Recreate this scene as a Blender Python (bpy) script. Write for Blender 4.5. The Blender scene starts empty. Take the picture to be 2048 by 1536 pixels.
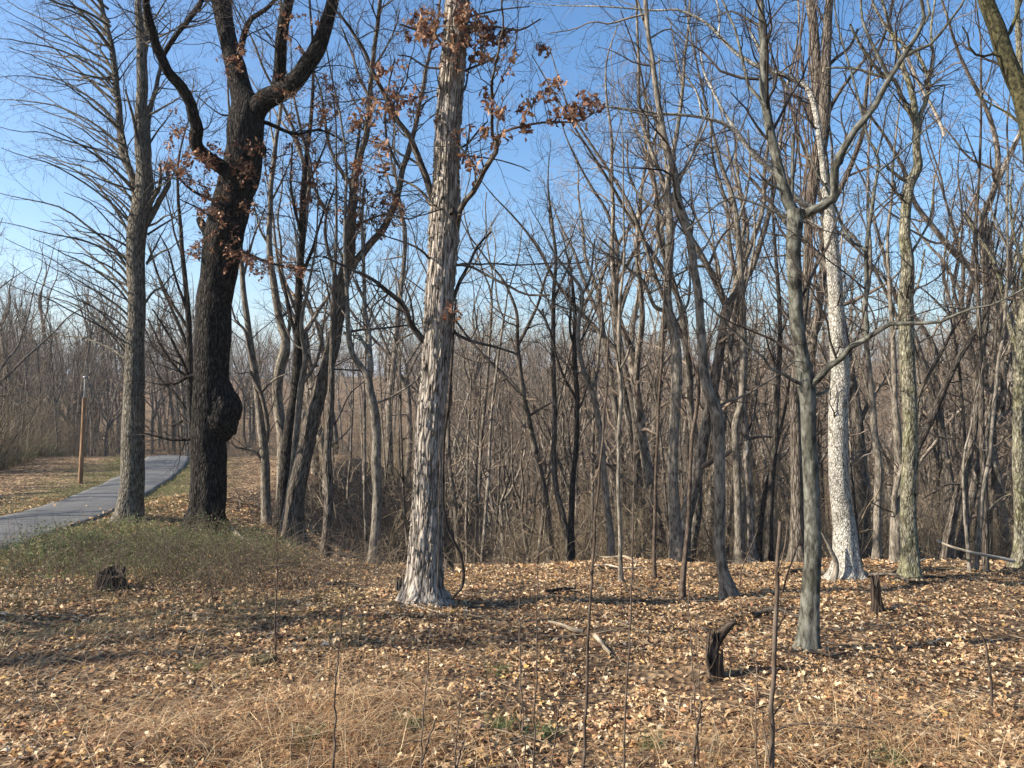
import bpy, math, random
import numpy as np
from mathutils import Vector

SC = bpy.context.scene
COL = SC.collection
RNG = np.random.default_rng(11)
random.seed(5)
R_ = math.radians

# ------------------------------------------------------------------ camera, sky, sun, exposure
EYE = 1.6
F = 1490.0; CX = 1024.0; CY = 770.0          # the photograph's own focal length and horizon, in its pixels
cam_d = bpy.data.cameras.new('camera'); cam = bpy.data.objects.new('camera', cam_d); COL.objects.link(cam)
cam.location = (0, 0, EYE); cam.rotation_euler = (R_(90), 0, 0)
cam_d.sensor_width = 36.0; cam_d.lens = 36.0 * F / 2048.0
cam_d.clip_start = 0.05; cam_d.clip_end = 20000
SC.camera = cam

SUN_EL = 33.0
SUN_AZ = -104.0                               # degrees clockwise from +Y (the view direction): left and a little behind
w = bpy.data.worlds.new('World'); SC.world = w; w.use_nodes = True
nt = w.node_tree; nt.nodes.clear()
sky = nt.nodes.new('ShaderNodeTexSky'); sky.sky_type = 'NISHITA'; sky.sun_disc = False
sky.sun_elevation = R_(SUN_EL); sky.sun_rotation = R_(SUN_AZ)
sky.altitude = 200; sky.air_density = 1.0; sky.dust_density = 1.3; sky.ozone_density = 2.0
hs = nt.nodes.new('ShaderNodeHueSaturation'); hs.inputs['Saturation'].default_value = 1.3
bg = nt.nodes.new('ShaderNodeBackground'); bg.inputs['Strength'].default_value = 0.105
wo = nt.nodes.new('ShaderNodeOutputWorld')
nt.links.new(sky.outputs[0], hs.inputs['Color']); nt.links.new(hs.outputs[0], bg.inputs[0]); nt.links.new(bg.outputs[0], wo.inputs[0])

sun_d = bpy.data.lights.new('sun', 'SUN'); sun_d.energy = 5.0; sun_d.angle = R_(0.5); sun_d.color = (1.0, 0.93, 0.82)
sun = bpy.data.objects.new('sun', sun_d); COL.objects.link(sun); sun.location = (-30, -8, 25)
az = R_(SUN_AZ)
SV = Vector((math.sin(az) * math.cos(R_(SUN_EL)), math.cos(az) * math.cos(R_(SUN_EL)), math.sin(R_(SUN_EL))))
sun.rotation_euler = (-SV).to_track_quat('-Z', 'Y').to_euler()

SC.view_settings.view_transform = 'Standard'; SC.view_settings.look = 'None'
SC.view_settings.exposure = 1.1; SC.view_settings.gamma = 1.0; SC.view_settings.use_curve_mapping = False
SC.cycles.max_bounces = 6; SC.cycles.diffuse_bounces = 3; SC.cycles.volume_bounces = 0
SC.cycles.transparent_max_bounces = 8; SC.cycles.sample_clamp_indirect = 4.0

# ------------------------------------------------------------------ numpy helpers
def _h(ix, iy, iz):
    n = (ix.astype(np.int64) * 374761393 + iy.astype(np.int64) * 668265263 + iz.astype(np.int64) * 1274126177) & 0xffffffff
    n = ((n ^ (n >> 13)) * 1274126177) & 0xffffffff
    n = n ^ (n >> 16)
    return (n & 0xffff) / 65535.0

def vnoise(p):
    p = np.asarray(p, float)
    i = np.floor(p).astype(np.int64); f = p - i; f = f * f * (3 - 2 * f)
    r = 0
    for a in (0, 1):
        for b in (0, 1):
            for c in (0, 1):
                wgt = (f[..., 0] if a else 1 - f[..., 0]) * (f[..., 1] if b else 1 - f[..., 1]) * (f[..., 2] if c else 1 - f[..., 2])
                r = r + wgt * _h(i[..., 0] + a, i[..., 1] + b, i[..., 2] + c)
    return r * 2 - 1

def fbm(p, o=3):
    s = 0; a = 1.0; p = np.asarray(p, float)
    for k in range(o):
        s = s + a * vnoise(p + 17.3 * k); p = p * 2.03; a *= 0.5
    return s

def norm(v):
    return v / np.maximum(np.linalg.norm(v, axis=-1, keepdims=True), 1e-9)

def sstep(a, b, x):
    t = np.clip((x - a) / (b - a), 0, 1); return t * t * (3 - 2 * t)

# ------------------------------------------------------------------ the lie of the land
_C = np.array([(-80, 6), (0, -1.6), (14.3, -3.46), (16.5, -3.95), (19, -4.8), (22, -6.0), (28, -8.2), (36, -10.8), (50, -13), (70, -13.2),
               (110, -9), (180, -3), (300, 5), (430, 9), (700, -10), (2500, -60), (9000, -60)], float)
_L = np.array([(-80, 5), (0, -1.6), (8, -2.5), (12, -2.77), (15, -2.95), (19, -3.05), (25, -3.2), (31, -3.25), (33, -3.28), (36, -3.45), (40, -4.1), (46, -5.2),
               (60, -6.2), (90, -7.5), (140, -6), (220, 0), (400, 6), (700, -10), (2500, -60), (9000, -60)], float)
def _tab(T, y):
    d = 0.3 + 0.04 * np.abs(y)
    return (np.interp(y - d, T[:, 0], T[:, 1]) + np.interp(y, T[:, 0], T[:, 1]) + np.interp(y + d, T[:, 0], T[:, 1])) / 3

ROAD_N = np.array([(-12.5, 1.0), (-9.3, 6.5), (-8.45, 10.0), (-8.4, 12.2), (-8.75, 14.0), (-9.0, 15.4), (-9.25, 17.2), (-9.9, 19.8), (-11.4, 25.0), (-13.3, 30.6), (-15.6, 36.0), (-19, 43), (-24, 52)])
ROAD_F = np.array([(-15.5, 2.5), (-12.3, 7.5), (-11.4, 11.0), (-11.2, 13.5), (-11.3, 15.5), (-11.4, 17.0), (-11.6, 18.8), (-12.1, 20.8), (-13.4, 25.2), (-15.2, 30.4), (-17.7, 36.6), (-21.2, 44), (-26.2, 53.5)])
def road_band(y):
    return np.interp(y, ROAD_F[:, 1], ROAD_F[:, 0]), np.interp(y, ROAD_N[:, 1], ROAD_N[:, 0])

def height(x, y, micro=True):
    x = np.asarray(x, float); y = np.asarray(y, float)
    s = sstep(-8.0, -2.5, x)
    z = _tab(_L, y) * (1 - s) + _tab(_C, y) * s
    far = sstep(40, 160, y)
    z = z + far * (6 * vnoise(np.stack([x / 130, y / 130, x * 0 + .5], -1)) + 2.0 * vnoise(np.stack([x / 40, y / 40, x * 0 + 3.5], -1)))
    if micro:
        a, b = road_band(y)
        rd = 1 - sstep(0.2, 1.2, np.maximum(a - x, x - b))
        rd = rd * (y < 56)
        q = np.stack([x, y, x * 0], -1)
        m = 0.10 * fbm(q * 0.45, 2) + 0.035 * fbm(q * 1.9 + 7, 2)
        z = z + m * (1 - rd)
        # a small ridge of leaves swept up in the foreground and a hollow by the rotten stump
        z = z + 0.05 * np.exp(-((x + 1.3) ** 2 / .5 + (y - 4.6) ** 2 / .12)) - 0.10 * np.exp(-((x - 1.2) ** 2 / .5 + (y - 5.9) ** 2 / .10))
    return z + EYE

def W(px, py, d):
    return np.array([(px - CX) / F * d, d, (CY - py) / F * d + EYE])

def solve(px, py, lo=2.0, hi=120.0):
    d = np.arange(lo, hi, 0.02)
    z = (CY - py) / F * d + EYE
    hh = height((px - CX) / F * d, d)
    k = np.argmax(z < hh)
    return float(d[k]) if z[k] < hh[k] else 20.0

def ground(px, py):
    d = solve(px, py); x = (px - CX) / F * d
    return np.array([x, d, float(height(x, d))])

# ------------------------------------------------------------------ meshes
def mk(name, V, Fc, mat, parent=None, attrs=None, smooth=True):
    V = np.ascontiguousarray(V, np.float32).reshape(-1, 3); Fc = np.ascontiguousarray(Fc, np.int32)
    me = bpy.data.meshes.new(name)
    n, k = Fc.shape
    me.vertices.add(len(V)); me.vertices.foreach_set('co', V.ravel())
    me.loops.add(n * k); me.loops.foreach_set('vertex_index', Fc.ravel())
    me.polygons.add(n)
    me.polygons.foreach_set('loop_start', np.arange(0, n * k, k, dtype=np.int32))
    me.polygons.foreach_set('loop_total', np.full(n, k, np.int32))
    me.polygons.foreach_set('use_smooth', np.full(n, smooth))
    if attrs:
        for an, (ty, data) in attrs.items():
            at = me.attributes.new(an, ty, 'POINT')
            at.data.foreach_set('vector' if ty == 'FLOAT_VECTOR' else 'value' if ty == 'FLOAT' else 'color', np.ascontiguousarray(data, np.float32).ravel())
    me.materials.append(mat)
    me.update(calc_edges=True)
    o = bpy.data.objects.new(name, me); COL.objects.link(o)
    if parent is not None: o.parent = parent
    return o

def tag(o, label=None, cat=None, group=None, kind=None):
    if label: o['label'] = label
    if cat: o['category'] = cat
    if group: o['group'] = group
    if kind: o['kind'] = kind
    return o

def empty(name, loc=(0, 0, 0)):
    o = bpy.data.objects.new(name, None); COL.objects.link(o); o.location = loc
    o.empty_display_size = 0.2
    return o

def catmull(P, n):
    P = np.asarray(P, float)
    if len(P) < 3:
        t = np.linspace(0, 1, n)[:, None]; return P[0] * (1 - t) + P[-1] * t
    L = np.r_[0, np.cumsum(np.linalg.norm(np.diff(P[:, :3], axis=0), axis=1))]
    u = np.linspace(0, L[-1], n)
    m = np.zeros_like(P)
    m[1:-1] = (P[2:] - P[:-2]) / np.maximum(L[2:] - L[:-2], 1e-6)[:, None]
    m[0] = (P[1] - P[0]) / max(L[1] - L[0], 1e-6); m[-1] = (P[-1] - P[-2]) / max(L[-1] - L[-2], 1e-6)
    k = np.clip(np.searchsorted(L, u, side='right') - 1, 0, len(P) - 2)
    h = (L[k + 1] - L[k])[:, None]; t = ((u - L[k])[:, None]) / np.maximum(h, 1e-6)
    return ((2 * t**3 - 3 * t**2 + 1) * P[k] + (t**3 - 2 * t**2 + t) * h * m[k] + (-2 * t**3 + 3 * t**2) * P[k + 1] + (t**3 - t**2) * h * m[k + 1])

def tubes(P, R, s, cap=False, disp=None):
    """P (N,K,3), R (N,K) -> verts, quads, bark coordinates; each branch a closed-round tube"""
    N, K = R.shape
    T = np.empty_like(P); T[:, 1:-1] = P[:, 2:] - P[:, :-2]; T[:, 0] = P[:, 1] - P[:, 0]; T[:, -1] = P[:, -1] - P[:, -2]
    T = norm(T)
    ch = norm(P[:, -1] - P[:, 0])
    ax = np.zeros_like(ch); ax[np.arange(N), np.argmin(np.abs(ch), axis=1)] = 1
    U = norm(np.cross(T, ax[:, None, :])); Vv = np.cross(T, U)
    a = np.arange(s) / s * 2 * np.pi
    ca, sa = np.cos(a), np.sin(a)
    seg = np.linalg.norm(np.diff(P, axis=1), axis=2)
    L = np.concatenate([np.zeros((N, 1)), np.cumsum(seg, axis=1)], axis=1)
    off = RNG.random((N, 1)) * 40
    rr = np.broadcast_to(R[:, :, None], (N, K, s)).copy()
    bk = np.stack([ca[None, None] * R[:, :, None] + 0 * rr, sa[None, None] * R[:, :, None] + 0 * rr, np.broadcast_to((L + off)[:, :, None], rr.shape)], -1)
    if disp is not None:
        rr = rr * disp(bk, np.broadcast_to(a, rr.shape), np.broadcast_to(L[:, :, None], rr.shape))
    V = P[:, :, None, :] + rr[..., None] * (ca[None, None, :, None] * U[:, :, None, :] + sa[None, None, :, None] * Vv[:, :, None, :])
    base = (np.arange(N) * K * s)[:, None, None]
    k = np.arange(K - 1)[None, :, None] * s; j = np.arange(s)[None, None, :]; j2 = (j + 1) % s
    Q = np.stack([base + k + j, base + k + j2, base + k + s + j2, base + k + s + j], -1).reshape(-1, 4)
    return V.reshape(-1, 3), Q, bk.reshape(-1, 3)

def tube_obj(name, P, R, s, mat, parent=None, disp=None, origin=None):
    P = np.asarray(P, float); R = np.asarray(R, float)
    if P.ndim == 2: P = P[None]; R = R[None]
    V, Q, bk = tubes(P, R, s, disp=disp)
    if origin is not None: V = V - np.asarray(origin)
    return mk(name, V, Q, mat, parent, {'bk': ('FLOAT_VECTOR', bk)})

class Bag:
    """collects polylines of different lengths into one mesh"""
    def __init__(self): self.V = []; self.Q = []; self.B = []; self.n = 0
    def add(self, P, R, s, disp=None):
        P = np.asarray(P, float); R = np.asarray(R, float)
        if P.ndim == 2: P = P[None]; R = R[None]
        if len(P) == 0: return
        V, Q, b = tubes(P, R, s, disp=disp)
        self.V.append(V); self.Q.append(Q + self.n); self.B.append(b); self.n += len(V)
    def build(self, name, mat, parent=None, origin=None):
        V = np.concatenate(self.V)
        if origin is not None: V = V - np.asarray(origin)
        return mk(name, V, np.concatenate(self.Q), mat, parent, {'bk': ('FLOAT_VECTOR', np.concatenate(self.B))})

def grow(P, R, dens, lmin, lmax, K, ang=(35, 70), up=0.25, wig=0.25, rfac=0.55, rmax=9, rtip=0.35, t0=0.15, t1=0.98, rng=RNG, rmin=0.0012, lrel=0.0, flat=0.0):
    """side shoots: about DENS per metre along every parent polyline (N,K,3)"""
    N, KP = R.shape
    if N == 0: return np.zeros((0, K, 3)), np.zeros((0, K))
    L = np.linalg.norm(np.diff(P, axis=1), axis=2).sum(1)
    want = dens * L * (t1 - t0); cnt = np.floor(want + rng.random(N)).astype(int)
    idx = np.repeat(np.arange(N), cnt); M = len(idx)
    if M == 0: return np.zeros((0, K, 3)), np.zeros((0, K))
    t = t0 + (t1 - t0) * rng.random(M)
    u = t * (KP - 1); k = np.minimum(u.astype(int), KP - 2); f = (u - k)[:, None]
    p = P[idx, k] * (1 - f) + P[idx, k + 1] * f
    r = R[idx, k] * (1 - f[:, 0]) + R[idx, k + 1] * f[:, 0]
    T = norm(P[idx, k + 1] - P[idx, k])
    rnd = rng.normal(size=(M, 3)); rnd[:, 2] *= (1 - flat)
    side = norm(rnd - (rnd * T).sum(1, keepdims=True) * T)
    a = np.radians(rng.uniform(*ang, M))[:, None]
    d = T * np.cos(a) + side * np.sin(a)
    ln = rng.uniform(lmin, lmax, M) * (1 - 0.45 * t)
    if lrel: ln = np.minimum(ln, L[idx] * lrel)
    r0 = np.clip(r * rfac, rmin, rmax)
    out = np.empty((M, K, 3)); out[:, 0] = p
    for i in range(1, K):
        d = norm(d + rng.normal(size=(M, 3)) * wig + np.array([0, 0, up]))
        out[:, i] = out[:, i - 1] + d * (ln / (K - 1))[:, None]
    tt = np.linspace(0, 1, K)[None]
    rad = np.maximum(r0[:, None] * (1 - (1 - rtip) * tt), rmin * 0.8)
    return out, rad

# ------------------------------------------------------------------ materials
def mat_new(name):
    m = bpy.data.materials.new(name); m.use_nodes = True; n = m.node_tree; n.nodes.clear()
    out = n.nodes.new('ShaderNodeOutputMaterial'); b = n.nodes.new('ShaderNodeBsdfPrincipled')
    b.inputs['Roughness'].default_value = 0.9; b.inputs['Specular IOR Level'].default_value = 0.15
    n.links.new(b.outputs[0], out.inputs[0])
    return m, n, b, out

def ramp(n, stops):
    r = n.nodes.new('ShaderNodeValToRGB'); e = r.color_ramp.elements
    while len(e) < len(stops): e.new(0.5)
    for i, (p, c) in enumerate(stops):
        e[i].position = p; e[i].color = (*c, 1)
    return r

def bark(name, dark, mid, light, sc=(30, 30, 5), bump=0.6, dist=0.02, moss=None, patch=None, vary=0.35, plates=None):
    m, n, b, out = mat_new(name); L = n.links.new
    at = n.nodes.new('ShaderNodeAttribute'); at.attribute_name = 'bk'
    mp = n.nodes.new('ShaderNodeMapping'); mp.inputs['Scale'].default_value = sc; L(at.outputs['Vector'], mp.inputs[0])
    nz = n.nodes.new('ShaderNodeTexNoise'); nz.inputs['Scale'].default_value = 1.0; nz.inputs['Detail'].default_value = 6; nz.inputs['Roughness'].default_value = 0.62; nz.inputs['Distortion'].default_value = 0.4
    L(mp.outputs[0], nz.inputs['Vector'])
    r = ramp(n, [(0.37, dark), (0.49, mid), (0.63, light)]); L(nz.outputs[0], r.inputs[0])
    col = r.outputs[0]; hgt = nz.outputs[0]
    if plates:
        dm = n.nodes.new('ShaderNodeMix'); dm.data_type = 'VECTOR'; dm.inputs[0].default_value = .22
        mp2 = n.nodes.new('ShaderNodeMapping'); mp2.inputs['Scale'].default_value = plates; L(at.outputs['Vector'], mp2.inputs[0]); L(mp2.outputs[0], dm.inputs[4]); L(nz.outputs[1], dm.inputs[5])
        vo = n.nodes.new('ShaderNodeTexVoronoi'); vo.feature = 'DISTANCE_TO_EDGE'; vo.inputs['Scale'].default_value = 1; L(dm.outputs[1], vo.inputs['Vector'])
        rp = ramp(n, [(0.0, (.38, .36, .34)), (.07, (.9, .9, .9)), (.3, (1.1, 1.1, 1.1))]); L(vo.outputs[0], rp.inputs[0])
        mm = n.nodes.new('ShaderNodeMix'); mm.data_type = 'RGBA'; mm.blend_type = 'MULTIPLY'; mm.inputs[0].default_value = 1; L(col, mm.inputs[6]); L(rp.outputs[0], mm.inputs[7]); col = mm.outputs[2]
        ad = n.nodes.new('ShaderNodeMath'); ad.operation = 'MULTIPLY_ADD'; sm = n.nodes.new('ShaderNodeMath'); sm.operation = 'MINIMUM'; sm.inputs[1].default_value = .2; L(vo.outputs[0], sm.inputs[0])
        L(sm.outputs[0], ad.inputs[0]); ad.inputs[1].default_value = 4.0; L(nz.outputs[0], ad.inputs[2]); hgt = ad.outputs[0]
    n2 = n.nodes.new('ShaderNodeTexNoise'); n2.inputs['Scale'].default_value = 3.1; n2.inputs['Detail'].default_value = 3
    L(at.outputs['Vector'], n2.inputs['Vector'])
    if patch:
        r2 = ramp(n, [(0.5, (0, 0, 0)), (0.62, (1, 1, 1))]); L(n2.outputs[0], r2.inputs[0])
        mx = n.nodes.new('ShaderNodeMix'); mx.data_type = 'RGBA'; L(r2.outputs[0], mx.inputs[0]); L(col, mx.inputs[6])
        ml = n.nodes.new('ShaderNodeMix'); ml.data_type = 'RGBA'; ml.blend_type = 'MULTIPLY'; ml.inputs[0].default_value = 1
        L(col, ml.inputs[6]); ml.inputs[7].default_value = (*patch, 1); L(ml.outputs[2], mx.inputs[7]); col = mx.outputs[2]
    oi = n.nodes.new('ShaderNodeObjectInfo')
    mr = n.nodes.new('ShaderNodeMapRange'); mr.inputs[3].default_value = 1 - vary; mr.inputs[4].default_value = 1 + vary; L(oi.outputs['Random'], mr.inputs[0])
    hv = n.nodes.new('ShaderNodeHueSaturation'); L(mr.outputs[0], hv.inputs['Value']); L(col, hv.inputs['Color']); L(hv.outputs[0], b.inputs['Base Color'])
    if bump:
        bp = n.nodes.new('ShaderNodeBump'); bp.inputs['Strength'].default_value = bump; bp.inputs['Distance'].default_value = dist
        L(hgt, bp.inputs['Height']); L(bp.outputs[0], b.inputs['Normal'])
    return m

M = {}
M['hickory'] = bark('hickory_bark', (.05, .04, .03), (.34, .29, .235), (.54, .47, .39), (26, 26, 4.5), 1.0, 0.03, vary=0, plates=(19, 19, 3.2))
M['oak'] = bark('oak_bark', (.004, .0035, .003), (.024, .020, .016), (.075, .064, .052), (30, 30, 8), 1.0, 0.04, vary=0, plates=(24, 24, 7))
M['ash'] = bark('ash_bark', (.05, .042, .032), (.15, .13, .10), (.25, .225, .18), (34, 34, 8), 0.9, 0.02, patch=(1.25, 1.2, 1.15), vary=.05, plates=(30, 30, 8))
M['maple'] = bark('maple_bark', (.035, .033, .026), (.10, .095, .075), (.19, .185, .15), (22, 22, 9), 0.7, 0.015, patch=(.55, .55, .52), vary=.05)
M['white'] = bark('pale_bark', (.15, .13, .10), (.42, .39, .33), (.56, .53, .46), (34, 34, 14), 0.8, 0.015, patch=(.8, .8, .78), vary=0, plates=(40, 40, 22))
M['lichen'] = bark('lichen_bark', (.06, .052, .035), (.20, .18, .125), (.34, .315, .225), (26, 26, 9), 0.8, 0.015, patch=(.8, .82, .7), vary=0, plates=(32, 32, 11))
M['beech'] = bark('beech_bark', (.06, .052, .04), (.175, .148, .115), (.30, .26, .205), (24, 24, 7), 0.7, 0.01, patch=(.75, .75, .75), vary=.15)
M['brown'] = bark('brown_bark', (.035, .027, .02), (.11, .09, .07), (.2, .17, .135), (24, 24, 5), 0.9, 0.02, vary=.2, plates=(24, 24, 5))
M['dark'] = bark('dark_bark', (.015, .012, .01), (.05, .042, .034), (.10, .085, .07), (24, 24, 6), 0.8, 0.02, vary=.2, plates=(28, 28, 8))
M['mossy'] = bark('mossy_bark', (.02, .018, .01), (.055, .05, .026), (.12, .105, .05), (30, 30, 16), 1.0, 0.02, vary=0)
M['dead'] = bark('dead_wood', (.14, .11, .08), (.36, .30, .23), (.55, .48, .38), (26, 26, 4), 0.8, 0.012, vary=.15)
M['rot'] = bark('rotten_wood', (.012, .009, .007), (.05, .036, .027), (.13, .10, .075), (40, 40, 8), 1.0, 0.03, vary=.1)
M['wood'] = bark('forest_bark', (.045, .036, .028), (.15, .125, .098), (.28, .24, .19), (14, 14, 4), 0.5, 0.02, patch=(1.35, 1.35, 1.35), vary=.4, plates=(20, 20, 6))
M['twig'] = bark('twig_bark', (.025, .02, .016), (.06, .047, .038), (.11, .088, .07), (10, 10, 3), 0, vary=.1)
M['twig_w'] = bark('forest_twig_bark', (.08, .058, .042), (.17, .128, .094), (.30, .235, .175), (6, 6, 2), 0, vary=.3)
M['brushmat'] = bark('brushwood_bark', (.10, .075, .048), (.21, .16, .105), (.36, .29, .20), (6, 6, 2), 0, vary=.35)
M['stem'] = bark('sapling_bark', (.05, .035, .025), (.10, .073, .053), (.17, .13, .10), (40, 40, 12), 0.3, 0.004, vary=.2)
M['log'] = bark('weathered_log', (.07, .055, .038), (.22, .175, .12), (.38, .31, .22), (26, 26, 4), 0.9, 0.012, vary=.15)
M['vine'] = bark('vine_bark', (.012, .009, .007), (.035, .027, .022), (.07, .055, .045), (40, 40, 12), 0.6, 0.006, vary=0)

def leaf_mat(name, trans=0.3):
    m, n, b, out = mat_new(name); L = n.links.new
    at = n.nodes.new('ShaderNodeAttribute'); at.attribute_name = 'tint'
    nz = n.nodes.new('ShaderNodeTexNoise'); nz.inputs['Scale'].default_value = 45; nz.inputs['Detail'].default_value = 2
    tc = n.nodes.new('ShaderNodeTexCoord'); L(tc.outputs['Object'], nz.inputs['Vector'])
    mr = n.nodes.new('ShaderNodeMapRange'); mr.inputs[3].default_value = .7; mr.inputs[4].default_value = 1.3; L(nz.outputs[0], mr.inputs[0])
    hv = n.nodes.new('ShaderNodeHueSaturation'); L(at.outputs['Color'], hv.inputs['Color']); L(mr.outputs[0], hv.inputs['Value'])
    L(hv.outputs[0], b.inputs['Base Color']); b.inputs['Roughness'].default_value = .62; b.inputs['Specular IOR Level'].default_value = .3
    tr = n.nodes.new('ShaderNodeBsdfTranslucent'); L(hv.outputs[0], tr.inputs[0])
    mx = n.nodes.new('ShaderNodeMixShader'); mx.inputs[0].default_value = trans
    L(b.outputs[0], mx.inputs[1]); L(tr.outputs[0], mx.inputs[2]); L(mx.outputs[0], out.inputs[0])
    return m
M['leaf'] = leaf_mat('dry_leaf', .25)
M['grass'] = leaf_mat('grass_blade', .3)

def ground_mat():
    m, n, b, out = mat_new('leafy_ground'); L = n.links.new
    g = n.nodes.new('ShaderNodeNewGeometry')
    v = n.nodes.new('ShaderNodeTexVoronoi'); v.inputs['Scale'].default_value = 13; v.inputs['Randomness'].default_value = 1
    L(g.outputs['Position'], v.inputs['Vector'])
    sp = n.nodes.new('ShaderNodeSeparateColor'); L(v.outputs['Color'], sp.inputs[0])
    r = ramp(n, [(0, (.05, .03, .018)), (.3, (.14, .085, .048)), (.6, (.29, .19, .105)), (.85, (.42, .29, .165)), (1, (.55, .41, .25))]); L(sp.outputs[0], r.inputs[0])
    nz = n.nodes.new('ShaderNodeTexNoise'); nz.inputs['Scale'].default_value = 1.3; nz.inputs['Detail'].default_value = 5; L(g.outputs['Position'], nz.inputs['Vector'])
    rr = ramp(n, [(.3, (.5, .48, .45)), (.7, (1.05, 1, .95))]); L(nz.outputs[0], rr.inputs[0])
    mx = n.nodes.new('ShaderNodeMix'); mx.data_type = 'RGBA'; mx.blend_type = 'MULTIPLY'; mx.inputs[0].default_value = 1
    L(r.outputs[0], mx.inputs[6]); L(rr.outputs[0], mx.inputs[7])
    # grass tint by painted attribute
    at = n.nodes.new('ShaderNodeAttribute'); at.attribute_name = 'green'
    n3 = n.nodes.new('ShaderNodeTexNoise'); n3.inputs['Scale'].default_value = 9; n3.inputs['Detail'].default_value = 4; L(g.outputs['Position'], n3.inputs['Vector'])
    rg = ramp(n, [(.3, (.06, .065, .025)), (.7, (.16, .155, .06))]); L(n3.outputs[0], rg.inputs[0])
    ma = n.nodes.new('ShaderNodeMath'); ma.operation = 'MULTIPLY'; L(at.outputs['Fac'], ma.inputs[0])
    rc = ramp(n, [(.35, (0, 0, 0)), (.6, (1, 1, 1))]); n4 = n.nodes.new('ShaderNodeTexNoise'); n4.inputs['Scale'].default_value = 4.5; n4.inputs['Detail'].default_value = 6
    L(g.outputs['Position'], n4.inputs['Vector']); L(n4.outputs[0], rc.inputs[0]); L(rc.outputs[0], ma.inputs[1])
    m2 = n.nodes.new('ShaderNodeMix'); m2.data_type = 'RGBA'; L(ma.outputs[0], m2.inputs[0]); L(mx.outputs[2], m2.inputs[6]); L(rg.outputs[0], m2.inputs[7])
    a5 = n.nodes.new('ShaderNodeAttribute'); a5.attribute_name = 'soil_shade'  # dark soil under the near litter, with shade between leaves painted into its colour
    m5 = n.nodes.new('ShaderNodeMix'); m5.data_type = 'RGBA'; L(a5.outputs['Fac'], m5.inputs[0]); L(m2.outputs[2], m5.inputs[6]); m5.inputs[7].default_value = (.06, .04, .026, 1)
    L(m5.outputs[2], b.inputs['Base Color'])
    bp = n.nodes.new('ShaderNodeBump'); bp.inputs['Strength'].default_value = 1; bp.inputs['Distance'].default_value = .05
    L(v.outputs['Distance'], bp.inputs['Height']); L(bp.outputs[0], b.inputs['Normal'])
    return m
M['ground'] = ground_mat()

def road_mat():
    m, n, b, out = mat_new('asphalt'); L = n.links.new
    g = n.nodes.new('ShaderNodeNewGeometry')
    nz = n.nodes.new('ShaderNodeTexNoise'); nz.inputs['Scale'].default_value = 60; nz.inputs['Detail'].default_value = 4; L(g.outputs['Position'], nz.inputs['Vector'])
    n2 = n.nodes.new('ShaderNodeTexNoise'); n2.inputs['Scale'].default_value = .8; n2.inputs['Detail'].default_value = 4; L(g.outputs['Position'], n2.inputs['Vector'])
    r = ramp(n, [(.3, (.085, .082, .076)), (.7, (.165, .158, .146))]); L(nz.outputs[0], r.inputs[0])
    r2 = ramp(n, [(.3, (.78, .78, .78)), (.7, (1.15, 1.15, 1.15))]); L(n2.outputs[0], r2.inputs[0])
    mx = n.nodes.new('ShaderNodeMix'); mx.data_type = 'RGBA'; mx.blend_type = 'MULTIPLY'; mx.inputs[0].default_value = 1
    L(r.outputs[0], mx.inputs[6]); L(r2.outputs[0], mx.inputs[7]); L(mx.outputs[2], b.inputs['Base Color'])
    b.inputs['Roughness'].default_value = .75
    bp = n.nodes.new('ShaderNodeBump'); bp.inputs['Strength'].default_value = .4; bp.inputs['Distance'].default_value = .006
    L(nz.outputs[0], bp.inputs['Height']); L(bp.outputs[0], b.inputs['Normal'])
    return m
M['road'] = road_mat()

def hill_mat():
    m, n, b, out = mat_new('wooded_hill'); L = n.links.new
    g = n.nodes.new('ShaderNodeNewGeometry')
    nz = n.nodes.new('ShaderNodeTexNoise'); nz.inputs['Scale'].default_value = .03; nz.inputs['Detail'].default_value = 8; nz.inputs['Roughness'].default_value = .7; L(g.outputs['Position'], nz.inputs['Vector'])
    r = ramp(n, [(.35, (.06, .05, .045)), (.65, (.14, .115, .095))]); L(nz.outputs[0], r.inputs[0]); L(r.outputs[0], b.inputs['Base Color'])
    return m
M['hill'] = hill_mat()

# ------------------------------------------------------------------ ground, hills, road
def build_ground():
    ys = np.concatenate([np.linspace(-40, 2, 22)[:-1], np.arange(2, 20, .09), 20 * (1.024 ** np.arange(0, 250))])
    ys = ys[ys < 6500]
    t = np.linspace(-1, 1, 240)
    xs = np.sinh(t * 6.2) / np.sinh(6.2) * 6000
    xs = np.sign(t) * (np.abs(t) * 28 + np.maximum(0, np.abs(t) - .25) ** 4 / .75 ** 4 * 6000)
    X, Y = np.meshgrid(xs, ys)
    Z = height(X, Y)
    V = np.stack([X, Y, Z], -1).reshape(-1, 3)
    ny, nx = X.shape
    i = np.arange(ny - 1)[:, None] * nx; j = np.arange(nx - 1)[None]
    Q = np.stack([i + j, i + j + 1, i + nx + j + 1, i + nx + j], -1).reshape(-1, 4)
    a, b = road_band(Y)
    dist = np.maximum(a - X, X - b)
    grn = (1 - sstep(.5, 2.3, dist)) * .85 * (Y < 60) * (Y > 0)
    grn = np.maximum(grn, .9 * np.exp(-(((X + 6.8) / 2.0) ** 2 + ((Y - 13.0) / 3.2) ** 2)))
    o = mk('ground', V, Q, M['ground'], attrs={'green': ('FLOAT', grn.reshape(-1)), 'soil_shade': ('FLOAT', (.5 * (1 - sstep(15, 21, Y)) * (Y > -3) * (1 - grn)).reshape(-1))})
    tag(o, kind='structure'); return o
GROUND = build_ground()

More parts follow.
